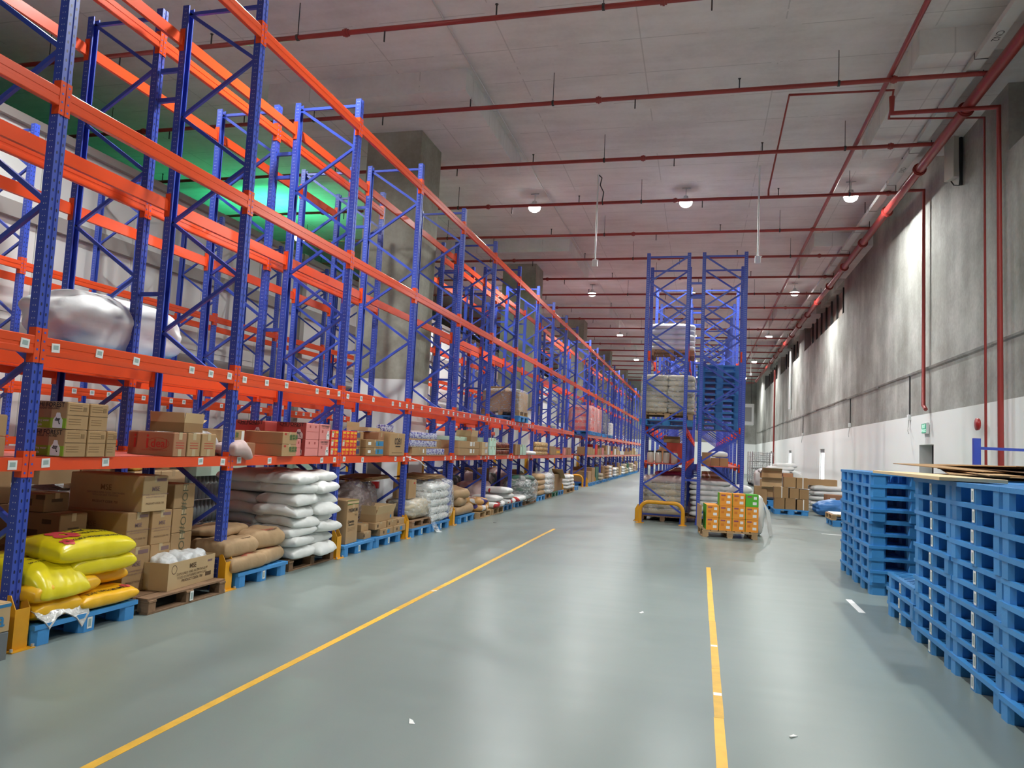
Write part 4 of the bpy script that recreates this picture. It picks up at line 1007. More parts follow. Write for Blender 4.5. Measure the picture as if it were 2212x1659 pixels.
o, S = sack(-5.2, 4.91, ZP+.28, .82, .52, .19, SYEL, 'bright yellow rice sack drooping over the front corner', YG, .06, 3, .14, 1.4, .17, hi=True); sack_print(o, S, 'PREMIUM', .07, BLACK, -.05, .1, .002, -P2); sack_print(o, S, 'PEARL RICE', .06, BLACK, .04, .04, .002, P2); sack_print(o, S, 'NET WEIGHT 10KG', .03, BLACK, .13, 0, .001, P2); sack_print(o, S, 'SAKURA PREMIUM PEARL RICE', .026, BLACK, .19, 0, .001, P2); sack_flower(o, S, -.2, .08, .09, FLW)
o, S = sack(-5.1, 5.4, ZP+.265, .7, .5, .17, SYEL, 'bright yellow rice sack in the upper layer with ruled print', YG, P2-.05, 6, .14, 1.0, hi=True); rice_prints(o, S, True, False)
o, S = sack(-5.12, 5.3, ZP+.40, .84, .56, .2, SYEL, 'bright yellow rice sack on top of the heap, flower facing up', YG, P2-.03, 11, .10, .5, hi=True, rx=.06); rice_prints(o, S)
o, S = sack(-5.62, 4.75, ZP+.30, .7, .46, .16, SGLD, 'gold rice sack at the back behind the upright', YG, .4, 12)
sack(-5.64, 4.8, ZP, .6, .46, .14, SGLD, 'gold rice sack at the back of the pallet, lowest', YG, 0, 13); sack(-5.63, 4.78, ZP+.14, .62, .46, .16, SGLD, 'gold rice sack at the back, second up', YG, .1, 14)
# dark cartons behind the rice
DKC = ((-5.95, -5.47, 5.45, 5.76, ZP, .52, 'lowest'), (-5.95, -5.46, 5.45, 5.76, .525, .88, 'second up'), (-5.95, -5.66, 5.46, 5.74, .885, 1.05, 'topmost small one'))
DG = 'dark kraft cartons behind the rice sacks'
for k, (x0, x1, y0, y1, z0, z1, nm) in enumerate(DKC):
    o, D = carton(x1, y0, y1, z0, z1, x1-x0, KR2, 'shadowed brown carton behind the rice sacks, %s' % nm, DG); patch(o, D, 'my', -.05, D[2]*.5, .12, .06, KRED); patch(o, D, 'my', .1, D[2]*.8, .1, .04, KRED); patch(o, D, 'px', 0, D[2]*.6, .12, .03, KRED)
# ---- printed kraft cartons on the wooden pallet
MG = 'kraft cartons with dull red print in the first bay'
def mse(o, D, big=True):
    for f in ('my', 'px'):
        W = D[0] if f == 'my' else D[1]
        q = min(1.0, W/.4)
        lettering(o, D, f, 0, D[2]*.62, 'MSE', .075*q, PFAINT if f == 'my' else PMAG, .001); lettering(o, D, f, 0, D[2]*.47, 'DISPOSABLE PAPER FOOD CONTAINERS', .024*q, PMAG)
        lettering(o, D, f, 0, D[2]*.40, 'WITH LIDS SAFE FOR FOOD', .024*q, PMAG); lettering(o, D, f, 0, D[2]*.22, 'PRODUCT CODE: 750', .03*q, mat('print_dull', (.15, .085, .045), .8), .0003)
        if f == 'px': patch(o, D, f, W*.22, D[2]*.88, W*.4, D[2]*.09, PMAG)
for k, (xf, a, b, z0, z1, d, lb) in enumerate(((-5.1, 5.84, 6.18, ZW, .56, .82, 'bottom, near side'), (-5.1, 6.18, 6.46, ZW, .56, .82, 'bottom, far side'), (-5.12, 5.87, 6.16, .56, .885, .82, 'middle layer, near side'), (-5.1, 6.17, 6.45, .56, .885, .8, 'middle layer, far side'), (-5.08, 5.99, 6.33, .885, 1.225, .84, 'big one on top'))):
    o, D = carton(xf, a, b, z0, z1, d, KR if k < 4 else KR3, 'kraft carton with dull mauve print, %s' % lb, MG); mse(o, D)
for i in range(4):
    z = ZW+.245*i
    o, D = carton(-5.12, 6.48, 6.8, z, z+.243, .5, KR, 'kraft carton with big handwritten marks, %s up in the column' % ORD[i+1], MG); lettering(o, D, 'px', 0, .12, 'HO#', .12, mat('marker_ink', (.12, .11, .06), .8), 0, -P2)
o, D = open_carton(-4.87, 6.12, 6.9, ZW, .405, .36, KR3, 'long open carton of white plastic bags on the wooden pallet', MG, .08, (0, 0, 0, 0))
lettering(o, D, 'px', .0, .19, 'MSE', .065, KRED, .001); lettering(o, D, 'px', 0, .135, 'DISPOSABLE AND NUTRITIOUS PP', .034, KRED); lettering(o, D, 'px', 0, .10, 'FOOD CONTAINERS WITH LIDS', .034, KRED); lettering(o, D, 'px', 0, .065, 'PRODUCT CODE: 750', .036, KRED, .001)
O('ring_print', MB().tube([(0, .04*math.cos(a)-.3, .19+.04*math.sin(a)) for a in [2*PI*i/20 for i in range(21)]], .004, 4).mesh('ring', KRED), o, (D[0]/2, 0, 0), None, (.3, 1, 1)); patch(o, D, 'px', .28, .07, .1, .04, KRED); patch(o, D, 'px', .3, .2, .08, .02, PMAG)
patch(o, D, 'my', -.05, .13, .06, .25, WTAPE, 'tape')
for i, (y, s_) in enumerate(((6.3, 3), (6.53, 4), (6.74, 5))): blob('plastic_bag', -5.05, y, ZW+.008, .28, .24, .31, BAGW, 'crinkled white plastic bag in the long open carton, %s of three' % ORD[i+1], 'plastic bag', 'plastic bags in the open carton', s_, .16, .3*i, 3.0)
# ---- second bay: brown paper sacks
BG = 'brown paper sacks in the second bay'
BL = mat('print_logo_red', (.50, .07, .05), .7)
for k, (x, y, z, L, W, H, rz, sd, lb) in enumerate(((-5.02, 7.42, ZP, .72, .46, .17, P2, 21, 'lowest, logo facing the aisle'), (-5.06, 7.93, ZP, .62, .44, .19, P2+.15, 22, 'lowest, by the white sacks'),
        (-5.08, 7.32, ZP+.165, .66, .48, .20, P2, 23, 'second layer with rounded end'), (-5.1, 7.9, ZP+.185, .64, .46, .21, P2-.1, 24, 'second layer by the white sacks'), (-5.3, 7.5, ZP+.36, .75, .44, .10, P2+.2, 25, 'half empty one folded on top'),
        (-5.6, 7.45, ZP, .72, .46, .2, P2, 26, 'back row, lower'), (-5.6, 7.5, ZP+.2, .7, .46, .2, P2+.1, 27, 'back row, upper'))):
    o, S = sack(x, y, z, L, W, H, SBRN, 'brown paper sack, %s' % lb, BG, rz, sd, .16, 1.3, hi=k < 5)
    if k in (0, 1, 3): sack_print(o, S, 'creamery' if k else 'ingredients', .06, BL, .02, -W*.36, .001)
    if k in (2, 3): sack_print(o, S, 'milk powder', .035, KRED, .1, -W*.4, .001)
# ---- white sack stack
SG = 'white woven sacks stacked in the second bay'
for lay in range(8):
    z = ZW+.131*lay
    for j in range(2):
        for i in range(2):
            x = -5.10-.52*i; y = 8.58+.54*j
            jx = .05*math.sin(lay*3.1+j*2+i); jy = .045*math.cos(lay*2.3+j*1.7)
            sack(x+jx, y+jy, z, .62, .62, .155, SWHT, 'white woven sack, %s layer up, %s %s' % (ORD[lay+1], ('near', 'far')[j], ('aisle side', 'rear')[i]), SG, .13*math.sin(lay*1.9+j*2), 31+(lay*4+j*2+i) % 9, .32, 1.6, .03*(1+math.sin(lay*5+j)), rx=.05*math.sin(lay*4+j*3), hi=(i == 0))
# ---- third bay floor
o, D = carton(-4.88, 9.84, 10.23, ZP, .78, .34, KR, 'tall kraft carton with green tape standing on a blue pallet', None, .03, None)
GT = mat('tape_green', (.10, .33, .04), .4)
patch(o, D, 'px', 0, .585, D[1]*1.0, .06, KR3, 'tape'); patch(o, D, 'px', 0, .56, D[1], .012, GT, 'tape'); patch(o, D, 'px', 0, .61, D[1], .018, GT, 'tape'); patch(o, D, 'px', .02, .5, .07, .14, KR3, 'tape')
lettering(o, D, 'px', 0, .47, 'PREMIUM', .075, BLACK, .002); lettering(o, D, 'px', -.05, .31, 'Quantity', .06, BLACK, .002); lettering(o, D, 'px', -.03, .265, 'Best Before', .04, BLACK, .001); lettering(o, D, 'px', .11, .4, '4x5L', .045, PFAINT, .001)
for i in range(3): patch(o, D, 'px', -.02, .22-.02*i, .25, .006, PFAINT)
LG = 'low kraft cartons with blue emblem, third bay'
for k, (xf, a, b, z0, z1, lb) in enumerate(((-4.84, 10.97, 11.47, ZP, .265, 'bottom row, first'), (-4.84, 11.5, 12.0, ZP, .265, 'bottom row, second'), (-4.87, 10.83, 11.26, .266, .375, 'middle row, first'), (-4.86, 11.28, 11.66, .266, .375, 'middle row, second'), (-4.86, 11.68, 11.98, .266, .375, 'middle row, third'), (-4.9, 10.5, 10.76, .156, .265, 'small one at the near end'))):
    o, D = carton(xf, a, b, z0, z1, .45, KR, 'low kraft carton with blue emblem, %s' % lb, LG); patch(o, D, 'my', -.05, .055, .1, .085, PBLU); patch(o, D, 'px', -.12, .05, .05, .045, KRED)
    if k < 2: patch(o, D, 'px', .06, .05, .1, .06, PBLU)
carton(-4.95, 10.5, 10.76, .266, .37, .4, KR, 'low kraft carton on the small end one', LG)
o, D = open_carton(-4.9, 10.86, 11.62, .377, .49, .42, KR, 'open kraft carton with flaps up on the low cartons', LG, .04, (1, 1, 1, 1), .14, (.3, .0, .15, .6)); patch(o, D, 'my', -.1, .06, .08, .04, KRED); patch(o, D, 'px', .25, .05, .06, .05, PBLU)
blob('film_bundle', -5.58, 11.2, 0, .75, 1.7, 1.02, FILMD, 'heap draped in crumpled brownish plastic film, third bay rear', 'wrapped bundle', None, 17, .16, .12, 3.2, 18)
blob('goods_heap', -5.6, 11.2, 0, .66, 1.5, .9, mat('core_brown', (.16, .11, .09), .9), 'dark goods inside the brownish film heap', 'goods', None, 17, .14, .12, 3.2, 12)
def cardboard(x, y, z, dx, dy, t, m, label, group, rz=0.0, rx=0.0, ry=0.0):
    o = O('cardboard_sheet', cached(('cb', dx, dy, t, m.name), lambda: MB().cbox(-dx/2, dx/2, -dy/2, dy/2, 0, t, .002).mesh('sheet', m)), None, (x, y, z), (rx, ry, rz)); return tag(o, label, 'cardboard', group)
for i in range(3): cardboard(-5.5, 11.65, 1.0+.02*i, .6, 1.1-.1*i, .012, KR2, 'flat cardboard sheet on the brownish film heap, %s' % ORD[i+1], 'cardboard on the film heap', .05*i, .03)
# ---- fourth bay floor
blob('wrapped_roll', -5.12, 12.76, ZP+.131, .62, 1.08, .36, SBEI, 'lumpy beige bundle under clear film, fourth bay', 'wrapped bundle', None, 5, .10, 0, 3.5, 14)
blob('stretch_film', -5.12, 12.76, ZP+.131, .68, 1.14, .39, FILM, 'clear stretch film round the lumpy beige bundle', 'stretch film', 'clear stretch film wraps', 6, .12, 0, 3.2, 16)
for lay in range(5):
    for j in range(2): sack(-5.16, 13.42+.56*j, ZP+.142*lay, .66, .62, .165, SWHT, 'white sack inside the film, fourth bay, %s layer, %s' % (ORD[lay+1], ('near', 'far')[j]), 'film-wrapped white sacks in the fourth bay', .08*math.sin(lay*2+j), 41+(lay+j) % 4, .2, 1.2)
blob('stretch_film', -5.14, 13.72, ZP, .8, 1.38, .80, FILMW, 'shiny clear film wrapped round the tall white sacks', 'stretch film', 'clear stretch film wraps', 9, .07, 0, 6.0, 18)
o = O('stretch_film', None); bpy.data.objects.remove(o)
tail = []
for i in range(8):
    t_ = i/7
    for k in range(5): tail.append((-4.80+.16*t_**2+.02*math.sin(k*2.1+i), 13.0+.30*t_+(k-2)*(.06-.02*t_)+.02*math.sin(i*1.9), max(.004, .55-.60*t_**.8+.015*math.sin(k*3+i))))
fs = [(i*5+k, i*5+k+1, (i+1)*5+k+1, (i+1)*5+k) for i in range(7) for k in range(4)]
o = O('film_tail', MB().add(tail, fs, 0, True).mesh('film_tail', FILMW)); tag(o, 'loose tail of clear film hanging onto the floor, fourth bay', 'stretch film')
o, D = carton(-4.95, 12.32, 12.68, .652, .985, .3, KR, 'narrow kraft carton standing upright on the beige bundle'); patch(o, D, 'px', .08, .27, .06, .03, PRED)
for i in range(4): cardboard(-5.25, 13.65+.05*i, .975+.016*i, .6, 1.25-.12*i, .012, (KR2, KR)[i % 2], 'flat cardboard sheet on the wrapped white sacks, %s up' % ORD[i+1], 'cardboard on the wrapped sacks', .06*i, 0, .03)
cardboard(-5.95, 13.0, .95, .03, .62, .42, mat('board_grey', (.30, .28, .26), .7), 'grey board standing upright behind the narrow carton', None)
# ---- fifth and sixth bay floor
for k, (y, z, rz, H) in enumerate(((15.1, ZP, P2, .2), (15.62, ZP, P2, .2), (15.2, ZP+.19, P2+.1, .2), (15.12, ZP+.37, P2-.2, .2))): sack(-5.08, y, z, .72, .5, H, SBRN, 'brown paper sack in the fifth bay, %s' % ('lowest near', 'lowest far', 'middle', 'topmost leaning')[k], 'brown paper sacks in the fifth bay', rz, 51+k, .2, 1.4, rx=.15 if k == 3 else 0)
for k in range(4): sack(-5.05-.02*k, 16.42+.3*(k % 2), ZW+.115*(k//2)*1.2, .66, .44, .15, SPUR, 'purple orange and white sack, fifth bay end, %s' % ('low near', 'low far', 'top near', 'top far')[k], 'purple and orange sacks', .2*k, 61+k, .25, 1.6)
for k, (y, z, m, s_) in enumerate(((17.55, ZW, SRWH, 1), (18.0, ZW, SWHT, 2), (17.7, ZW+.14, SRWH, 3), (18.75, ZP, SRWH, 4), (19.1, ZP, SWHT, 5), (18.85, ZP+.14, SRWH, 6), (19.85, ZP, SRWH, 7), (20.3, ZP, SWHT, 8), (18.7, ZP+.28, SRWH, 9))):
    sack(-5.05, y, z, .75, .5, .155, m, '%s sack, sixth bay floor, %s counted along the aisle' % (('red and white' if m is SRWH else 'white'), ORD[k+1]), 'red and white sacks', .1*math.sin(k*2), 70+s_, .2, 1.4)
blob('sack_heap', -5.6, 16.6, 0, .6, 1.3, .6, SPNK, 'lumpy dull pink wrapped heap behind the fifth bay sacks', 'wrapped bundle', None, 4, .14); blob('sack_heap', -5.65, 18.5, 0, .6, 1.6, .72, SPNK, 'lumpy dull pink wrapped heap behind the red and white sacks', 'wrapped bundle', None, 6, .14)
for k, (y, z) in enumerate(((21.05, ZW), (21.7, ZW), (21.05, ZW+.17), (21.65, ZW+.17), (21.1, ZW+.34), (21.6, ZW+.34), (21.35, ZW+.5))): sack(-5.12, y, z, .8, .66, .19, SGRN, 'green and grey sack, seventh bay pile, %s' % ('lowest near', 'lowest far', 'second near', 'second far', 'third near', 'third far', 'topmost')[k], 'pile of green sacks', .1*k, 80+k, .2, 1.2)
blob('stretch_film', -5.1, 21.4, .02, .92, 1.6, .72, FILMW, 'milky film draped over the pile of green sacks', 'stretch film', 'clear stretch film wraps', 12, .08, 0, 3.5, 16)
for i in range(4): sack(-5.12, 23.1, ZP+.16*i, .7, .95, .18, SBRN, 'brown sack in the eighth bay column, %s up' % ORD[i+1], 'brown sack column in the eighth bay', 0, 91+i, .15, .8)
for i in range(4): sack(-5.1, 24.3, ZW+.16*i, .75, .85, .18, SWHT, 'pale sack in the wrapped eighth bay column, %s up' % ORD[i+1], 'pale sack column in the eighth bay', 0, 95+i, .2, 1.0)
blob('stretch_film', -5.1, 24.3, ZW, .82, .95, .72, FILMW, 'clear film wrapped round the pale sack column', 'stretch film', 'clear stretch film wraps', 15, .06, 0, 6, 14)
carton(-4.85, 25.0, 26.95, ZP, .74, .8, KR2, 'very big kraft carton standing in the ninth bay'); cardboard(-4.88, 26.3, .75, .4, .7, .012, KR3, 'loose carton lid tilted on the very big carton', None, 0, -.5)
for i in range(4):
    for j in range(2): sack(-5.05, 27.75+.8*j, ZW+.125*i, .7, .82, .15, SWHT, 'white sack before the passage gap, %s layer, %s' % (ORD[i+1], ('near', 'far')[j]), 'white sacks in the tenth bay', .05*i, 101+(i+j) % 4, .15, 1.0)
# ---- big loads further up and beyond the passage
def carton_load(x0, x1, y0, y1, z0, nx, ny, nz, dz, m, what, grp, prints=None, tape=WTAPE, skip=()):
    dx, dy = (x1-x0)/nx, (y1-y0)/ny
    for k in range(nz):
        for j in range(ny):
            for i in range(nx):
                if (nx > 1 and 0 < i < nx-1 and 0 < j < ny-1) or (i, j, k) in skip: continue
                o, D = carton(x1-dx*(nx-1-i), y0+dy*j, y0+dy*(j+1), z0+dz*k, z0+dz*(k+1), dx-.005, m, '%s, %s layer, row %s, place %s' % (what, ORD[k+1], ORD[j+1], ORD[i+1]), grp, tape=tape)
                if prints: prints(o, D)
def pallet_on(y, z, lb, xf=PXF, w=1.1, grp='plastic pallets up on the racks'): return blue_pallet(xf, y, w, 1.15, z, lb, grp)
Z2 = LV[2]+.072
pallet_on(19.72, Z2, 'blue plastic pallet on the long rack second beam level, seventh bay'); wood_pallet(-4.82, 19.74, 1.05, 1.1, Z2+ZP, 'wooden pallet stacked on the high blue pallet, seventh bay', WG, WOODL)
carton_load(-5.9, -4.85, 19.75, 20.8, Z2+ZP+ZW, 2, 2, 2, .26, KR, 'kraft carton in the high wrapped load', 'high wrapped carton load')
blob('stretch_film', -5.37, 20.28, Z2+ZP+.03, 1.12, 1.14, .72, FILM, 'clear film round the high carton load, seventh bay', 'stretch film', 'clear stretch film wraps', 21, .03, 0, 9, 12)
carton(-5.3, 19.9, 20.5, Z2+ZP+ZW+.53, Z2+ZP+ZW+.66, .5, KR2, 'brown tray lying on top of the high wrapped load')
def pr_red(o, D):
    for f in ('px', 'my'): patch(o, D, f, 0, D[2]*.45, (D[1] if f == 'px' else D[0])*.7, D[2]*.4, CRED)
for q, (y, m, h, nm) in enumerate(((33.45, PINK, .29, 'red printed pale carton'), (34.6, PINK, .29, 'pinkish carton'), (36.1, PINK, .29, 'dull pink carton'), (38.55, CNAVY, .27, 'grey blue carton'), (41.2, SWHT, .17, 'white packet'))):
    pallet_on(y, Z2, 'blue plastic pallet on second beam level past the passage, %s' % ORD[q+1])
    carton_load(-5.85, -4.82, y+.02, y+1.08, Z2+ZP, 1, 2, 4, h, m, '%s, load %s past passage' % (nm, ORD[q+1]), 'high loads past the passage', pr_red if q == 0 else None, None)
    blob('stretch_film', -5.33, y+.55, Z2+ZP, 1.1, 1.14, h*4+.02, FILM, 'clear film round the %s high load past the passage' % ORD[q+1], 'stretch film', 'clear stretch film wraps', 30+q, .015, 0, 12, 8)
# shelf and floor past the passage
random.seed(77)
mm = [KR, KR2, KR4, CRED, KR, PINK, KR3, SWHT]
for b_ in range(11):
    yb = 33.3+2.5*b_
    for j in range(3):
        h = random.choice((.22, .3, .36, .42, .5)); m = random.choice(mm) if b_ else KR
        o, D = carton(-4.9, yb+.12+.78*j, yb+.85+.78*j, ZD, ZD+h, .5, m, 'carton on the shelf past the passage, %s bay, %s along' % (ORD[b_+1], ORD[j+1]), 'shelf cartons past the passage', tape=None)
    for j in range(2):
        y = yb+.12+1.18*j; t_ = random.choice((0, 1, 2, 3)) if b_ else 3*j; hh = random.uniform(.55, 1.05)
        blue_pallet(PXF, y, 1.08, 1.15, 0, 'blue plastic pallet on the floor past the passage, %s bay, %s' % (ORD[b_+1], ('near', 'far')[j]), 'floor pallets past the passage', stick=False)
        if t_ == 0: carton(-4.85, y+.03, y+1.05, ZP, hh, .9, random.choice((KR, KR2, KR3)), 'large kraft carton on a floor pallet past the passage, %s bay, %s' % (ORD[b_+1], ('near', 'far')[j]), 'floor goods past the passage', tape=None)
        elif t_ == 3: carton_load(-5.8, -4.85, y+.03, y+1.05, ZP, 1, 2, 2, .33, (KR, PGREEN, KR2)[b_ % 3], 'floor carton past the passage, bay %s %s' % (ORD[b_+1], ('near', 'far')[j]), 'floor goods past the passage', None, None)
        else:
            mq = random.choice((SWHT, SBRN, SPNK, SBEI, SRWH)); nq = random.choice((2, 3, 4))
            for k in range(nq): sack(-5.1, y+.54, ZP+.16*k, .75, 1.0-.1*(k % 2), .18, mq, 'sack past the passage, %s bay, %s, %s layer' % (ORD[b_+1], ('near', 'far')[j], ORD[k+1]), 'floor goods past the passage', 0, 111+k, .2, 1)
# ================================================================== second rack, seen through the long rack
X2 = XF2+.05
blob('wrapped_mass', -6.83, 7.25, LV[2]+.14, 1.05, 2.0, .78, mat('foam_white', (.80, .80, .79), .55, bump=.3, bscale=5), 'big white film-wrapped mass high on the second rack', 'wrapped bundle', None, 23, .12, 0, 2.6, 20)
blue_pallet(X2, 6.3, 1.1, 1.1, Z2-.0, 'blue plastic pallet under the big white wrapped mass, near one', 'plastic pallets on the second rack', stick=False); blue_pallet(X2, 7.45, .95, 1.1, Z2, 'blue plastic pallet under the big white wrapped mass, far one', 'plastic pallets on the second rack', stick=False)
SB = 'goods on the floor of the second rack'
def bottles(y0, y1, z, m, label, x=X2-.05, nx=3, r=.04, h=.3):
    n = int((y1-y0)/(2*r)); d = nx*2*r
    o = O('bottle_pack', MB().box(-d/2, d/2, -(y1-y0)/2, (y1-y0)/2, 0, .006).mesh('base', STK), None, (x-d/2, (y0+y1)/2, z)); tag(o, label, 'bottle pack', 'shrink-wrapped bottle packs')
    bt = cached(('bot', r, h, m.name), lambda: MB().lathe([(0, 0), (r*.9, 0), (r, .015), (r, h*.6), (r*.4, h*.85), (r*.36, h), (0, h)], 8).mesh('bottle', m))
    for i in range(n):
        for k in range(nx): O('bottle', bt, o, (d/2-r-2*r*k, -(y1-y0)/2+r+2*r*i, .006))
WB = mat('bottle_clear', (.42, .48, .48), .15); GB = mat('bottle_green', (.03, .30, .08), .2)
for q, (ya, yb) in enumerate(((4.7, 5.7), (5.8, 6.95), (7.2, 8.2), (8.3, 9.45), (9.7, 10.7), (10.8, 11.95))):
    blue_pallet(X2+.04, ya, yb-ya-.03, 1.1, 0, 'blue plastic pallet on the second rack floor, %s along' % ORD[q+1], SB, stick=False)
for k in range(3):
    carton_load(X2-.55, X2, 4.72, 5.66, ZP+.38*k, 1, 2, 1, .378, (KR2, KR3, KR)[k], 'kraft carton behind the rice bay, tier %s' % ORD[k+1], SB)
blob('sack_heap', X2-.45, 6.3, ZP, .8, 1.0, .84, SPNK, 'silvery film heap of packets behind the first bay', 'wrapped bundle', SB, 7, .12); blob('stretch_film', X2-.43, 6.3, ZP, .88, 1.08, .88, FILM, 'clear film round the packet heap behind the first bay', 'stretch film', 'clear stretch film wraps', 8, .10, 0, 4)
o, D = carton(X2-.05, 6.0, 6.5, 1.07, 1.27, .4, KR3, 'pale carton on the packet heap behind the first bay', SB); carton(X2-.05, 6.52, 6.95, 1.07, 1.25, .4, KR, 'kraft carton beside the pale one behind the first bay', SB)
for k in range(3): carton_load(X2-.5, X2, 7.22, 8.1, ZP+.34*k, 1, 2, 1, .338, (KR, KR2, KR3)[k], 'kraft carton behind the brown paper sacks, tier %s' % ORD[k+1], SB)
toy = blob('packet_pile', X2-.16, 7.35, 1.18, .2, .24, .13, mat('toy_yellow', (.75, .47, .08), .8, bump=.6, bscale=30), 'pile of yellow and white packets behind the first bay cartons', 'packets', None, 4, .25)
for k in range(2): bottles(8.3, 9.45, ZP+.31*k+.35*0, WB, 'pack of clear water bottles behind the white sacks, %s' % ('lower', 'upper')[k])
bottles(8.3, 9.45, ZP+.62, WB, 'pack of clear water bottles behind the white sacks, topmost'); carton(X2, 8.3, 9.4, 1.09, 1.26, .4, CMINT, 'pale mint carton on the clear water bottles')
for k in range(3): bottles(9.75, 10.7, ZP+.31*k, GB, 'pack of green bottles on the second rack floor, %s up' % ORD[k+1])
# shelf goods of the second rack
for q, (ya, yb, h, m) in enumerate(((4.75, 5.5, .3, KR), (5.6, 6.3, .42, KR2), (7.2, 8.1, .25, KR3), (9.8, 10.6, .3, KR), (10.7, 11.6, .2, CMINT), (17.2, 18.4, .35, KR2), (18.5, 19.4, .25, KR), (19.8, 21.9, .4, KR4), (22.2, 24.2, .3, CRED))):
    if ya < 9: continue
    carton(X2-.4, ya, yb, ZD, ZD+h, .45, m, 'carton on the shelf of the second rack, %s along' % ORD[q+1], 'cartons on the second rack shelf')
for q in range(8):
    ya = 17.2+1.25*q
    if q % 3 == 0: carton(X2, ya, ya+1.1, 0, .85+.1*(q % 2), .9, KR2, 'big kraft carton behind the sixth bay onward, %s' % ORD[q//3+1], SB)
    else: blob('sack_heap', X2-.45, ya+.55, 0, .9, 1.1, .7+.1*(q % 3), (SWHT, SGRN, SPNK)[q % 3], 'lumpy sack heap on the second rack floor, %s behind the long rack' % ORD[q+1], 'wrapped bundle', SB, 40+q, .12)
# rack along the partition: floor and shelf goods
for q in range(10):
    ya = 7.3+1.25*q+(.1 if q % 2 else 0)
    m = (KR, KR3, SWHT, KR2, CMINT)[q % 5]
    carton_load(-11.7, -10.85, ya, ya+1.05, ZP, 1, 1, 1+(q % 2), .6, m, 'carton by the partition wall, load %s' % ORD[q+1], 'goods in the partition wall rack', None, None)
    blue_pallet(-10.8, ya, 1.05, 1.1, 0, 'blue plastic pallet in the partition wall rack, %s along' % ORD[q+1], 'pallets in the partition wall rack', stick=False)
# fire extinguisher on the first column
fe = O('fire_extinguisher', MB().lathe([(0, 0), (.085, .0), (.09, .02), (.09, .40), (.06, .48), (.025, .5), (.025, .54)], 16).mesh('cylinder', mat('extinguisher_red', (.42, .015, .015), .3)), None, (-6.75, 14.86, .62)); tag(fe, 'red fire extinguisher hung on the first concrete column', 'extinguisher')
O('valve', MB().box(-.03, .03, -.015, .015, .54, .58).box(-.11, .03, -.008, .008, .58, .6).mesh('valve', DARK), fe); O('hose', MB().tube([(-.03, 0, .56), (-.12, -.02, .5), (-.11, -.02, .3), (-.1, 0, .12)], .014, 6).mesh('hose', DARK), fe); O('label_band', MB().lathe([(.0915, .15), (.0915, .3)], 16).mesh('band', STK), fe); O('wall_hook', MB().box(-.02, .02, .05, .13, .3, .44).mesh('hook', DARK), fe)

# ================================================================== twin rack in mid hall
IX0, IX1 = -1.36, -.375; JX0, JX1 = -.0, 1.0
IGp = 'goods on the twin rack'
wood_pallet(-.28, 18.75, 1.1, 1.15, 0, 'wooden pallet under the beige sacks behind the tube barrier', IGp)
for lay in range(6):
    for j in range(2):
        sack(-.86+.0, 19.0+.5*j, ZW+.155*lay, 1.05, .54, .175, SBEI if lay < 5 else SPNK, 'beige sack behind the tube barrier, %s layer, %s row' % (ORD[lay+1], ('front', 'second')[j]), 'beige sacks in the twin rack foot', .03*math.sin(lay*2), 121+(lay+j) % 5, .2, 1.2)
blob('stretch_film', -.86, 19.28, ZW, 1.12, 1.1, .98, FILM, 'clear film round the beige sacks behind the tube barrier', 'stretch film', 'clear stretch film wraps', 44, .03, 0, 8, 14)
sack(-.8, 20.6, 1.05, .7, .5, .14, mat('sack_magenta', (.55, .06, .2), .5), 'magenta packet on the wrapped sacks in the twin rack', None, .3, 3); carton(-.45, 20.2, 21.0, 0, 1.0, .8, KRED, 'dark carton behind the beige sacks in the twin rack')
wood_pallet(.75, 18.95, 1.1, 1.15, 0, 'wooden pallet under the pearly sacks of the twin rack', IGp)
for lay in range(7):
    for j in range(2): sack(.28+.0+.02*math.sin(lay), 19.2+.5*j, ZW+.13*lay, 1.0, .54, .15, SWHT, 'pearly white sack behind the orange boxes, %s layer, %s row' % (ORD[lay+1], ('front', 'second')[j]), 'pearly sacks in the twin rack foot', .04*math.sin(lay*3+j), 131+(lay+j) % 4, .15, 1.2)
sack(.9, 19.3, .75, .8, .6, .22, SWHT, 'frayed white sack on the end of the pearly stack', None, 1.2, 17, .3, 2)
# white fringe hanging by the orange boxes
fr = O('frayed_sack', blob_me(.32, .4, .85, 8, .12, SWHT, 3.0), None, (1.22, 17.1, 0)); tag(fr, 'frayed white sack standing beside the orange boxes', 'sack')
for i in range(9): O('loose_thread', MB().tube([(.1, -.15+.03*i, .8), (.2+.01*i, -.16+.03*i, .5), (.24+.012*i, -.17+.03*i, .12), (.27+.01*i, -.18+.03*i, .01)], .006, 4).mesh('thread', SWHT), fr)
# level 1 shelf jars and boxes
def jar(x, y, z, r, h, label, body=mat('jar_clear', (.55, .48, .40), .15), cap=mat('cap_red', (.55, .03, .03), .4)):
    o = O('snack_jar', cached(('sj', r, h), lambda: MB().lathe([(0, 0), (r*.92, 0), (r, .02), (r, h*.8), (r*.8, h*.88), (r*.8, h*.9)], 14).mesh('jar', body)), None, (x, y, z)); tag(o, label, 'jar', 'snack jars on the twin rack shelf')
    O('lid', cached(('sjl', r, h, cap.name), lambda: MB().lathe([(r*.84, h*.88), (r*.84, h), (0, h)], 14).mesh('lid', cap)), o)
for i in range(4): jar(-1.18+.19*i, 18.75, ZD, .085, .3, 'clear snack jar on the twin rack shelf, %s from the barrier post' % ORD[i+1], cap=mat('cap_red', (.55, .03, .03), .4) if i == 3 else mat('cap_black', (.02, .02, .02), .4))
o, D = carton(-.42, 19.1, 19.6, ZD, ZD+.52, .4, mat('carton_brick', (.45, .04, .02), .6), 'brick red carton on the twin rack shelf', None, 0, None); carton(-.5, 19.15, 19.6, ZD+.522, ZD+.68, .4, KR2, 'brown carton on the brick red one, twin rack')
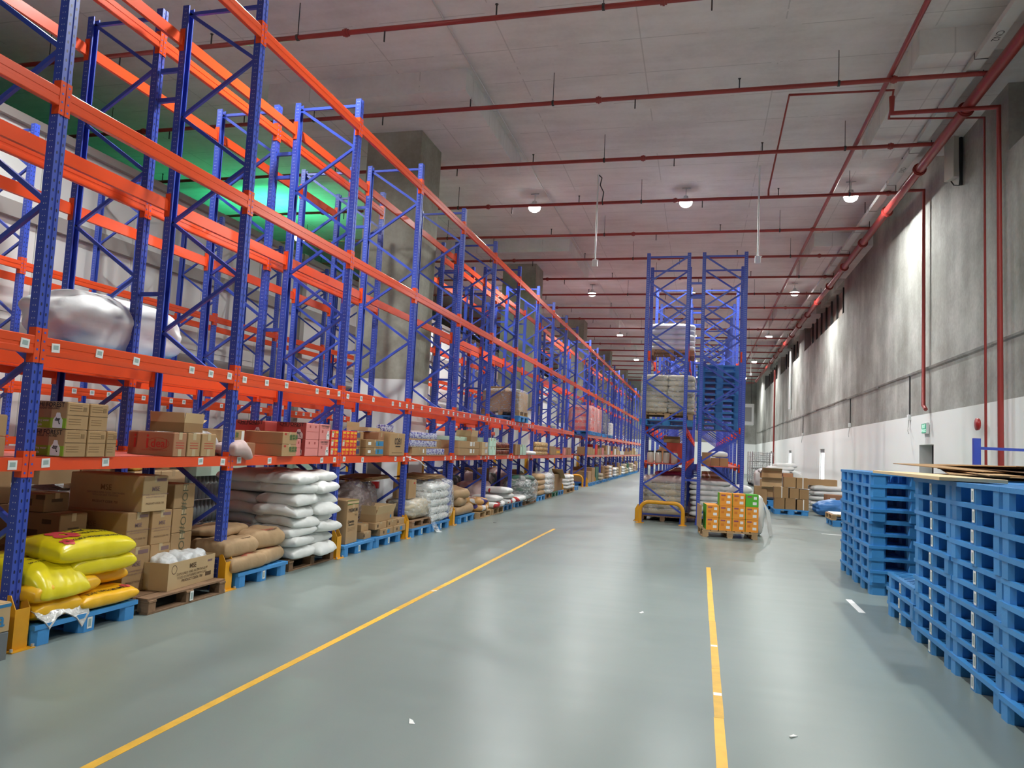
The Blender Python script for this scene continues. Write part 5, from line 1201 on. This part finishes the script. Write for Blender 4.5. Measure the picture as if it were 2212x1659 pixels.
for i in range(3): carton(.05+.2+.21*i, 18.7, 19.1, ZD, ZD+.2+.12*(i == 0), .2, KR, 'kraft carton on the twin rack shelf facing the wall side, %s' % ORD[i+1], 'cartons on the twin rack shelf')
sack(.45, 18.95, ZD+.21, .4, .3, .14, SWHT, 'small white bag on the twin rack shelf cartons', None, .2, 6)
# level 2: stacked pallets with wrapped grey-beige sacks
for q, z in enumerate((1.93, 2.09, 2.345)):
    pass
lx = (IX0+IX1)/2+.06
blue_pallet(lx+.62, 18.62, 1.2, 1.3, Z2-.155*0, 'blue plastic pallet under the wooden pallet, twin rack second level', IGp, stick=False)
b2 = blue_pallet(lx+.6, 20.1, 1.1, 1.2, Z2, 'blue plastic pallet further in, twin rack second level', IGp, stick=False)
patch(b2, (1.2, 1.1, .155), 'my', 0, .08, .16, .1, STK)
wood_pallet(lx+.62, 18.6, 1.15, 1.25, Z2+ZP, 'wooden pallet under the wrapped grey sacks, twin rack', IGp, WOODL)
for lay in range(7):
    n = 2
    for j in range(2):
        for i in range(n): sack(lx-.32+.64*i, 18.92+.5*j, Z2+ZP+ZW+.135*lay, .66, .56, .155, SBEI, 'grey beige sack in the big film bale, %s layer, %s %s' % (ORD[lay+1], ('front', 'second')[j], ('aisle end', 'spine end')[i]), 'sacks in the big film bale', .06*math.sin(lay*1.7+i), 141+(lay+i+j) % 5, .18, 1.2)
blob('stretch_film', lx, 19.17, Z2+ZP+ZW, 1.36, 1.16, .98, FILM, 'shiny clear film round the big sack bale, twin rack', 'stretch film', 'clear stretch film wraps', 51, .03, 0, 9, 16)
# level 3 white sacks
Z3 = LV[3]+.072
wood_pallet(lx+.6, 20.3, 1.15, 1.2, Z3, 'wooden pallet under the high white sacks, twin rack', IGp, WOODL)
for lay in range(5):
    for j in range(2): sack(lx, 20.6+.5*j, Z3+ZW+.145*lay, 1.22, .56, .17, SWHT, 'white sack high on the twin rack, %s layer, %s row' % (ORD[lay+1], ('front', 'second')[j]), 'high white sacks on the twin rack', .03*math.sin(lay*2.2), 151+(lay+j) % 4, .15, 1.3)
# wall-side half, tower of blue pallets on the beams
for k in range(11): blue_pallet(1.03, 20.3, 1.1, 1.15, Z2+ZP*k*1.0, 'blue plastic pallet in the tower on the twin rack, %s up' % ORD[k+1], 'pallet tower on the twin rack', stick=False)
for k in range(3): wood_pallet(.9, 20.1, 1.2, 1.0, .95+.147*k*1.0 if False else 1.0*0+.147*k, 'wooden pallet stacked in the wall side twin rack foot, %s up' % ORD[k+1], 'wooden pallets in the twin rack', WOODL)
for q in range(6):
    y = 22.55+2.5*q
    for j in range(2):
        carton_load(-1.25, -.45, y+1.15*j, y+1.05+1.15*j, ZD, 1, 1, 1, .35+.1*((q+j) % 3), (KR, KR2, CRED, KR3)[(q+j) % 4], 'twin rack shelf carton, bay %s, %s' % (ORD[q+1], ('near', 'far')[j]), 'further twin rack goods', None, None)
        carton_load(-1.3, -.4, y+1.15*j, y+1.08+1.15*j, 0, 1, 1, 1, 1.0, (KR2, SPNK, KR, SWHT)[(q*2+j) % 4], 'twin rack floor block, bay %s, %s' % (ORD[q+1], ('near', 'far')[j]), 'further twin rack goods', None, None)
        carton_load(.1, .95, y+1.15*j, y+1.08+1.15*j, 0, 1, 1, 1, .9, (SWHT, KR, KR2)[(q+j) % 3], 'wall side twin rack floor block, bay %s, %s' % (ORD[q+1], ('near', 'far')[j]), 'further twin rack goods', None, None)
# ---- orange drink boxes on the pallet at the rack end
OG = 'orange drink boxes at the twin rack end'
wp = wood_pallet(1.14, 15.98, 1.0, 1.1, 0, 'pale wooden pallet under the orange drink boxes', None, WOODL, rz=.1)
def obox(cx, cy, z, m, lb, w_=.262, h=.255):
    c, s_ = math.cos(.1), math.sin(.1); gx, gy = .6, 16.45
    x, y = gx+(cx*c-cy*s_), gy+(cx*s_+cy*c)
    o = O('drink_box', carton_me(w_-.008, .3, h-.003, m), None, (x, y, z), (0, 0, .1)); tag(o, lb, 'box', OG); D = (w_-.008, .3, h-.003)
    patch(o, D, 'my', .06, .18, .06, .055, STK); patch(o, D, 'my', .05, .07, .075, .055, STK); patch(o, D, 'my', -.05, .205, .09, .03, mat('print_plum', (.30, .08, .12), .6))
    patch(o, D, 'my', -.06, .12, .06, .05, mat('print_orange', (.65, .19, .02), .6)) if m is CORG else None; patch(o, D, 'mx', 0, .13, .3, .25, CGRN)
for r_ in range(2):
    for i in range(4):
        for j in range(2): obox(-.36+.262*i, -.28+.31*j, ZW+.255*r_, CORG, 'orange drink box, %s row up, %s across, %s' % (ORD[r_+1], ORD[i+1], ('front', 'behind')[j]))
for i, m in ((1, CORG), (2, CORG), (3, CGRN)): obox(-.36+.262*i, -.26, ZW+.51, m, '%s drink box in the top row, %s' % (('orange', 'green')[m is CGRN], ('first', 'second', 'at the end')[i-1]))
cardboard(.02, 16.45, ZW, .02, .8, .48, KR, 'kraft board standing beside the orange drink boxes', None, .1)
# ================================================================== blue pallet stacks by the aisle
SP = 'stacked blue plastic pallets'
def pstack(x0, y0, n, w, d, where, rows=None, stick=True):
    for k in range(n):
        jx = random.uniform(-.012, .012); jy = random.uniform(-.012, .012)
        o = O('plastic_pallet', blue_pallet_me(w, d, PBLUE), None, (x0+d/2+jx, y0+w/2+jy, .1555*k), (0, 0, random.uniform(-.006, .006))); tag(o, 'blue plastic pallet, %s from the floor in the %s' % (ORD[k+1], where), 'pallet', SP)
        if stick: sticker(o, (-d/2+.002, .0, .066), 'mx', .055, .1)
random.seed(21)
pstack(2.05, 7.02, 10, 1.09, 1.1, 'stack next to the low pile')
pstack(2.05, 5.92, 10, 1.09, 1.1, 'stack second from the low pile')
pstack(2.03, 4.82, 10, 1.09, 1.1, 'stack at the picture edge')
pstack(2.07, 8.2, 3, 1.09, 1.1, 'low pile of three')
pstack(2.14, 10.5, 10, 1.09, 1.1, 'tall stack farther up the aisle', stick=False)
pstack(2.17, 11.62, 10, 1.09, 1.1, 'tall stack behind the farther one', stick=False)
pstack(3.3, 7.6, 10, 1.09, 1.1, 'hidden stack bearing the cardboard', stick=False)
pstack(3.3, 9.4, 10, 1.09, 1.1, 'stack bearing the cardboard pile', stick=False)
SH = 'cardboard sheets on the pallet stacks'
cream = mat('card_cream', (.62, .47, .28), .8)
cardboard(2.2, 8.2, 1.562, .5, 2.7, .03, cream, 'long cream cardboard sheet bridging the near pallet stacks', SH, -.02)
random.seed(31)
for k in range(9):
    cardboard(3.3+.25*(k % 3)+random.uniform(-.1, .15), 10.2-.7*(k % 3)+random.uniform(-.4, .4), 1.565+.018*k, 1.2+.1*(k % 3), 2.2+.3*(k % 2), .010, (KR2, KR, KRED)[k % 3], 'flattened carton in the pile on the pallet stacks, %s up' % ORD[k+1], SH, random.uniform(-.25, .25), random.uniform(-.02, .02), random.uniform(-.03, .01))
# loose upright frame by the wall
uf = O('upright_frame', None, None, (3.85, 12.0, 0)); tag(uf, 'short blue rack frame standing behind the pallet stacks', 'rack frame')
for x in (0, 1.0): O('post', cached('sp', lambda: MB().box(-.045, .045, -.035, .035, 0, 2.1).mesh('post', BLUE)), uf, (x, 0, 0))
for (xa, za, xb, zb) in ((0, 1.96, 1, 1.96), (0, 1.2, 1, 1.9), (0, 1.15, 1, .5), (0, .2, 1, .2)): O('brace', brace_me(xb-xa, zb-za), uf, (xa, 0, za))
# ================================================================== goods by the concrete wall
RW = 'plain kraft cartons on the pallet by the wall'
blue_pallet(3.2, 23.9, 1.1, 1.0, 0, 'blue plastic pallet under the plain kraft cartons by the wall', None, rz=0, stick=False)
def pc(x0, x1, y, z0, z1, lb, strap=False, rz=0.0, d=.34, m=KR2, grp=RW):
    dx = x1-x0
    o = O('carton', carton_me(dx-.01, d, z1-z0-.003, m), None, ((x0+x1)/2, y+d/2, z0), (0, 0, rz)); tag(o, lb, 'carton', grp); D = (dx-.01, d, z1-z0)
    if strap: patch(o, D, 'my', .02, D[2]/2, .03, D[2], STRAP, 'strap'); patch(o, D, 'pz', .02, 0, d, .03, STRAP, 'strap')
    return o, D
for lb, x0, x1, z0, z1, st in (('bottom row first', 2.22, 2.52, ZP, .49, 0), ('bottom row second', 2.53, 2.83, ZP, .49, 0), ('bottom row third, strapped', 2.86, 3.2, ZP, .47, 1), ('middle row first, strapped', 2.2, 2.62, .49, .82, 1), ('middle row second', 2.65, 2.92, .49, .80, 0), ('middle row third', 2.93, 3.2, .48, .78, 0), ('top row first', 2.48, 2.83, .82, 1.13, 0), ('top row second, strapped', 2.84, 3.17, .80, 1.12, 1)):
    pc(x0, x1, 23.92, z0, z1, 'plain kraft carton on the pallet by the wall, %s' % lb, st)
pc(2.46, 2.75, 24.0, 1.13, 1.24, 'shallow carton on top of the plain kraft cartons', m=KR4)
blue_pallet(2.6, 25.6, 1.1, 1.0, 0, 'blue plastic pallet behind the plain kraft cartons', None, stick=False)
pc(1.75, 2.15, 25.6, ZP, .75, 'kraft carton with film at the corner behind the plain cartons', m=KR, grp='rear wall cartons')
for k in range(3): o, D = open_carton(2.6, 25.65, 26.4, ZP+.3*k+.25, ZP+.3*k+.5, .62, KR3 if k == 1 else KR, 'open display tray behind the plain cartons, %s up' % ORD[k+1], 'display trays by the wall', 0, (0, 0, 1, 0), .14, (0, 0, .9, 0))
blue_pallet(2.62, 25.62, .9, .7, .158, 'blue plastic pallet carrying the open display trays', None, stick=False)
for k, (x, y, z) in enumerate(((2.4, 26.2, 1.15), (2.6, 26.3, 1.26), (2.75, 26.4, 1.36))): sack(x, y, z, 1.0-.15*k, .6, .16, SWHT, 'bright white sack heaped above the display trays, %s' % ORD[k+1], 'white sacks by the far window', .1*k, 161+k, .25, 1.4)
blob('sack_heap', 2.65, 27.3, 0, 1.6, 1.2, 1.3, SWHT, 'tall white heap behind the display trays', 'wrapped bundle', None, 66, .1)
for lay in range(5): sack(4.15, 26.4, .02+.165*lay, 1.3, .9, .19, SWHT, 'white sack in the stack against the wall, %s up' % ORD[lay+1], 'white sacks against the wall', .05*lay, 171+lay % 3, .2, 1.3)
pc(3.35, 4.35, 26.1, .85, 1.06, 'long kraft carton lying on the white sacks by the wall', m=KR, grp='rear wall cartons')
o, D = pc(3.85, 4.5, 25.1, .2, .62, 'battered kraft carton with white paper between sacks and tarp', m=KR4, grp='rear wall cartons', rz=.15); patch(o, D, 'my', -.15, .22, .16, .2, STK)
carton(4.4, 25.05, 25.6, 0, .2, .6, KR, 'low kraft carton under the battered one by the wall')
blob('tarpaulin', 3.95, 24.35, 0, 1.15, .8, .5, TARP, 'crumpled blue tarpaulin on the floor by the wall', 'tarpaulin', 'blue tarpaulins', 71, .14, .1, 2.6, 20)
blob('tarpaulin', 4.65, 25.0, .0, .8, 1.1, .6, TARP, 'folded blue tarpaulin against the wall', 'tarpaulin', 'blue tarpaulins', 73, .10, .1, 4, 16)
blue_pallet(4.45, 20.7, 1.1, 1.1, 0, 'single blue plastic pallet under the wooden one by the wall', None, stick=False)
wood_pallet(4.42, 20.72, 1.05, 1.1, ZP, 'wooden pallet with a white board near the wall', None, WOODL)
o = O('white_board', MB().cbox(3.37, 4.4, 20.75, 21.7, ZP+ZW, ZP+ZW+.02).mesh('board', WHITE)); tag(o, 'white board lying flat on the wooden pallet', 'board')
sack(4.3, 22.3, .0, .8, .5, .35, SBEI, 'pale beige sack beside the low board pallet', None, .3, 9)
# wire cage trolleys far back
cgm = MB()
for z in [0.25+.12*i for i in range(15)]:
    for (a, b, c, d) in ((-.55, -.45, .55, -.45), (.55, -.45, .55, .45), (-.55, -.45, -.55, .45)): cgm.tube([(a, b, z), (c, d, z)], .012, 4)
for x in [-.55+.11*i for i in range(11)]: cgm.tube([(x, -.45, .2), (x, -.45, 2.0)], .008, 4)
for y in [-.45+.15*i for i in range(7)]:
    for x in (-.55, .55): cgm.tube([(x, y, .2), (x, y, 2.0)], .008, 4)
cage_me = cgm.mesh('wire_sides', GALV)
cbase = MB().box(-.56, .56, -.46, .46, .16, .2).mesh('base', GREY); cw = MB().tube([(0, -.02, 0), (0, .02, 0)], .07, 10).mesh('wheel', DARK)
cshelf = MB().box(-.54, .54, -.44, .44, 0, .02).mesh('shelf', GREY)
for i, (x, y) in enumerate(((3.5, 45.2), (3.45, 46.4), (3.4, 47.6))):
    o = O('wire_cage_trolley', cage_me, None, (x, y, 0)); tag(o, 'grey wire cage trolley parked by the wall, %s in the row' % ORD[i+1], 'trolley', 'wire cage trolleys')
    O('base', cbase, o)
    for sx in (-.45, .45):
        for sy in (-.36, .36): O('wheel', cw, o, (sx, sy, .072), (0, 0, 0))
    for z in (.6, 1.0, 1.4, 1.8): O('shelf', cshelf, o, (0, 0, z))
# dark air unit far end
o = O('air_unit', MB().cbox(2.4, 4.4, 66.5, 68.0, 4.4, 6.2, .02).mesh('unit', GALV)); tag(o, 'big pale ventilation unit hung near the far end', 'air unit')
O('grille', MB().box(2.6, 4.2, 66.44, 66.5, 4.7, 5.9).mesh('grille', GREY), o)
for x in (2.6, 4.2): O('hanger_rod', MB().box(x-.02, x+.02, 67.2, 67.24, 6.2, 9.05).mesh('rod', DARK), o)
# scraps on the floor
for i, (x, y) in enumerate(((-2.9, 8.05), (-.55, 8.0), (-1.6, 4.3), (-4.2, 15.6), (.6, 5.0))):
    o = O('paper_scrap', MB().add([(0, 0, .002), (.06, .01, .004), (.07, .03, .01), (.01, .035, .003), (0, 0, .0), (.06, .01, .0), (.07, .03, .002), (.01, .035, .0)], [(0, 1, 2, 3), (7, 6, 5, 4), (0, 4, 5, 1), (1, 5, 6, 2), (2, 6, 7, 3), (3, 7, 4, 0)]).mesh('scrap', STK if i != 3 else DARK), None, (x, y, 0), (0, 0, i)); tag(o, 'tiny %s scrap on the floor, %s' % ('pale' if i != 3 else 'dark', ('beside the yellow aisle line', 'in the middle of the floor', 'near the camera', 'before the fifth bay', 'by the second yellow line')[i]), 'scrap')
import OpenImageIO as oiio, numpy as np, sys
def load(p='/workdir/render_main.png'):
    a=oiio.ImageBuf(p).get_pixels(oiio.FLOAT); return a
a=load(); s=a.shape[1]/2212
for n,x,y in [('ceil',1415,110),('ceilfar',1500,500),('floor near',1015,1460),('floor far',1345,1210),('floor mid',700,1400),('wallwhite',1890,912+10),('wall up',1950,600),('wall mid',2060,650),('col',850,600),('pallet',2000,1110),('pallet top',1905,1100),('white sacks',670,1080),('beam3',350,310),('post A side',110,560),('post A front',130,560),('yellow bag',210,1210),('kraft',430,970),('leftwall',220,560)]:
    x0,y0=int(x*s),int(y*s); p=a[y0-2:y0+3,x0-3:x0+4,:3].mean((0,1)); print(n,(x,y),np.round(p*255).astype(int))
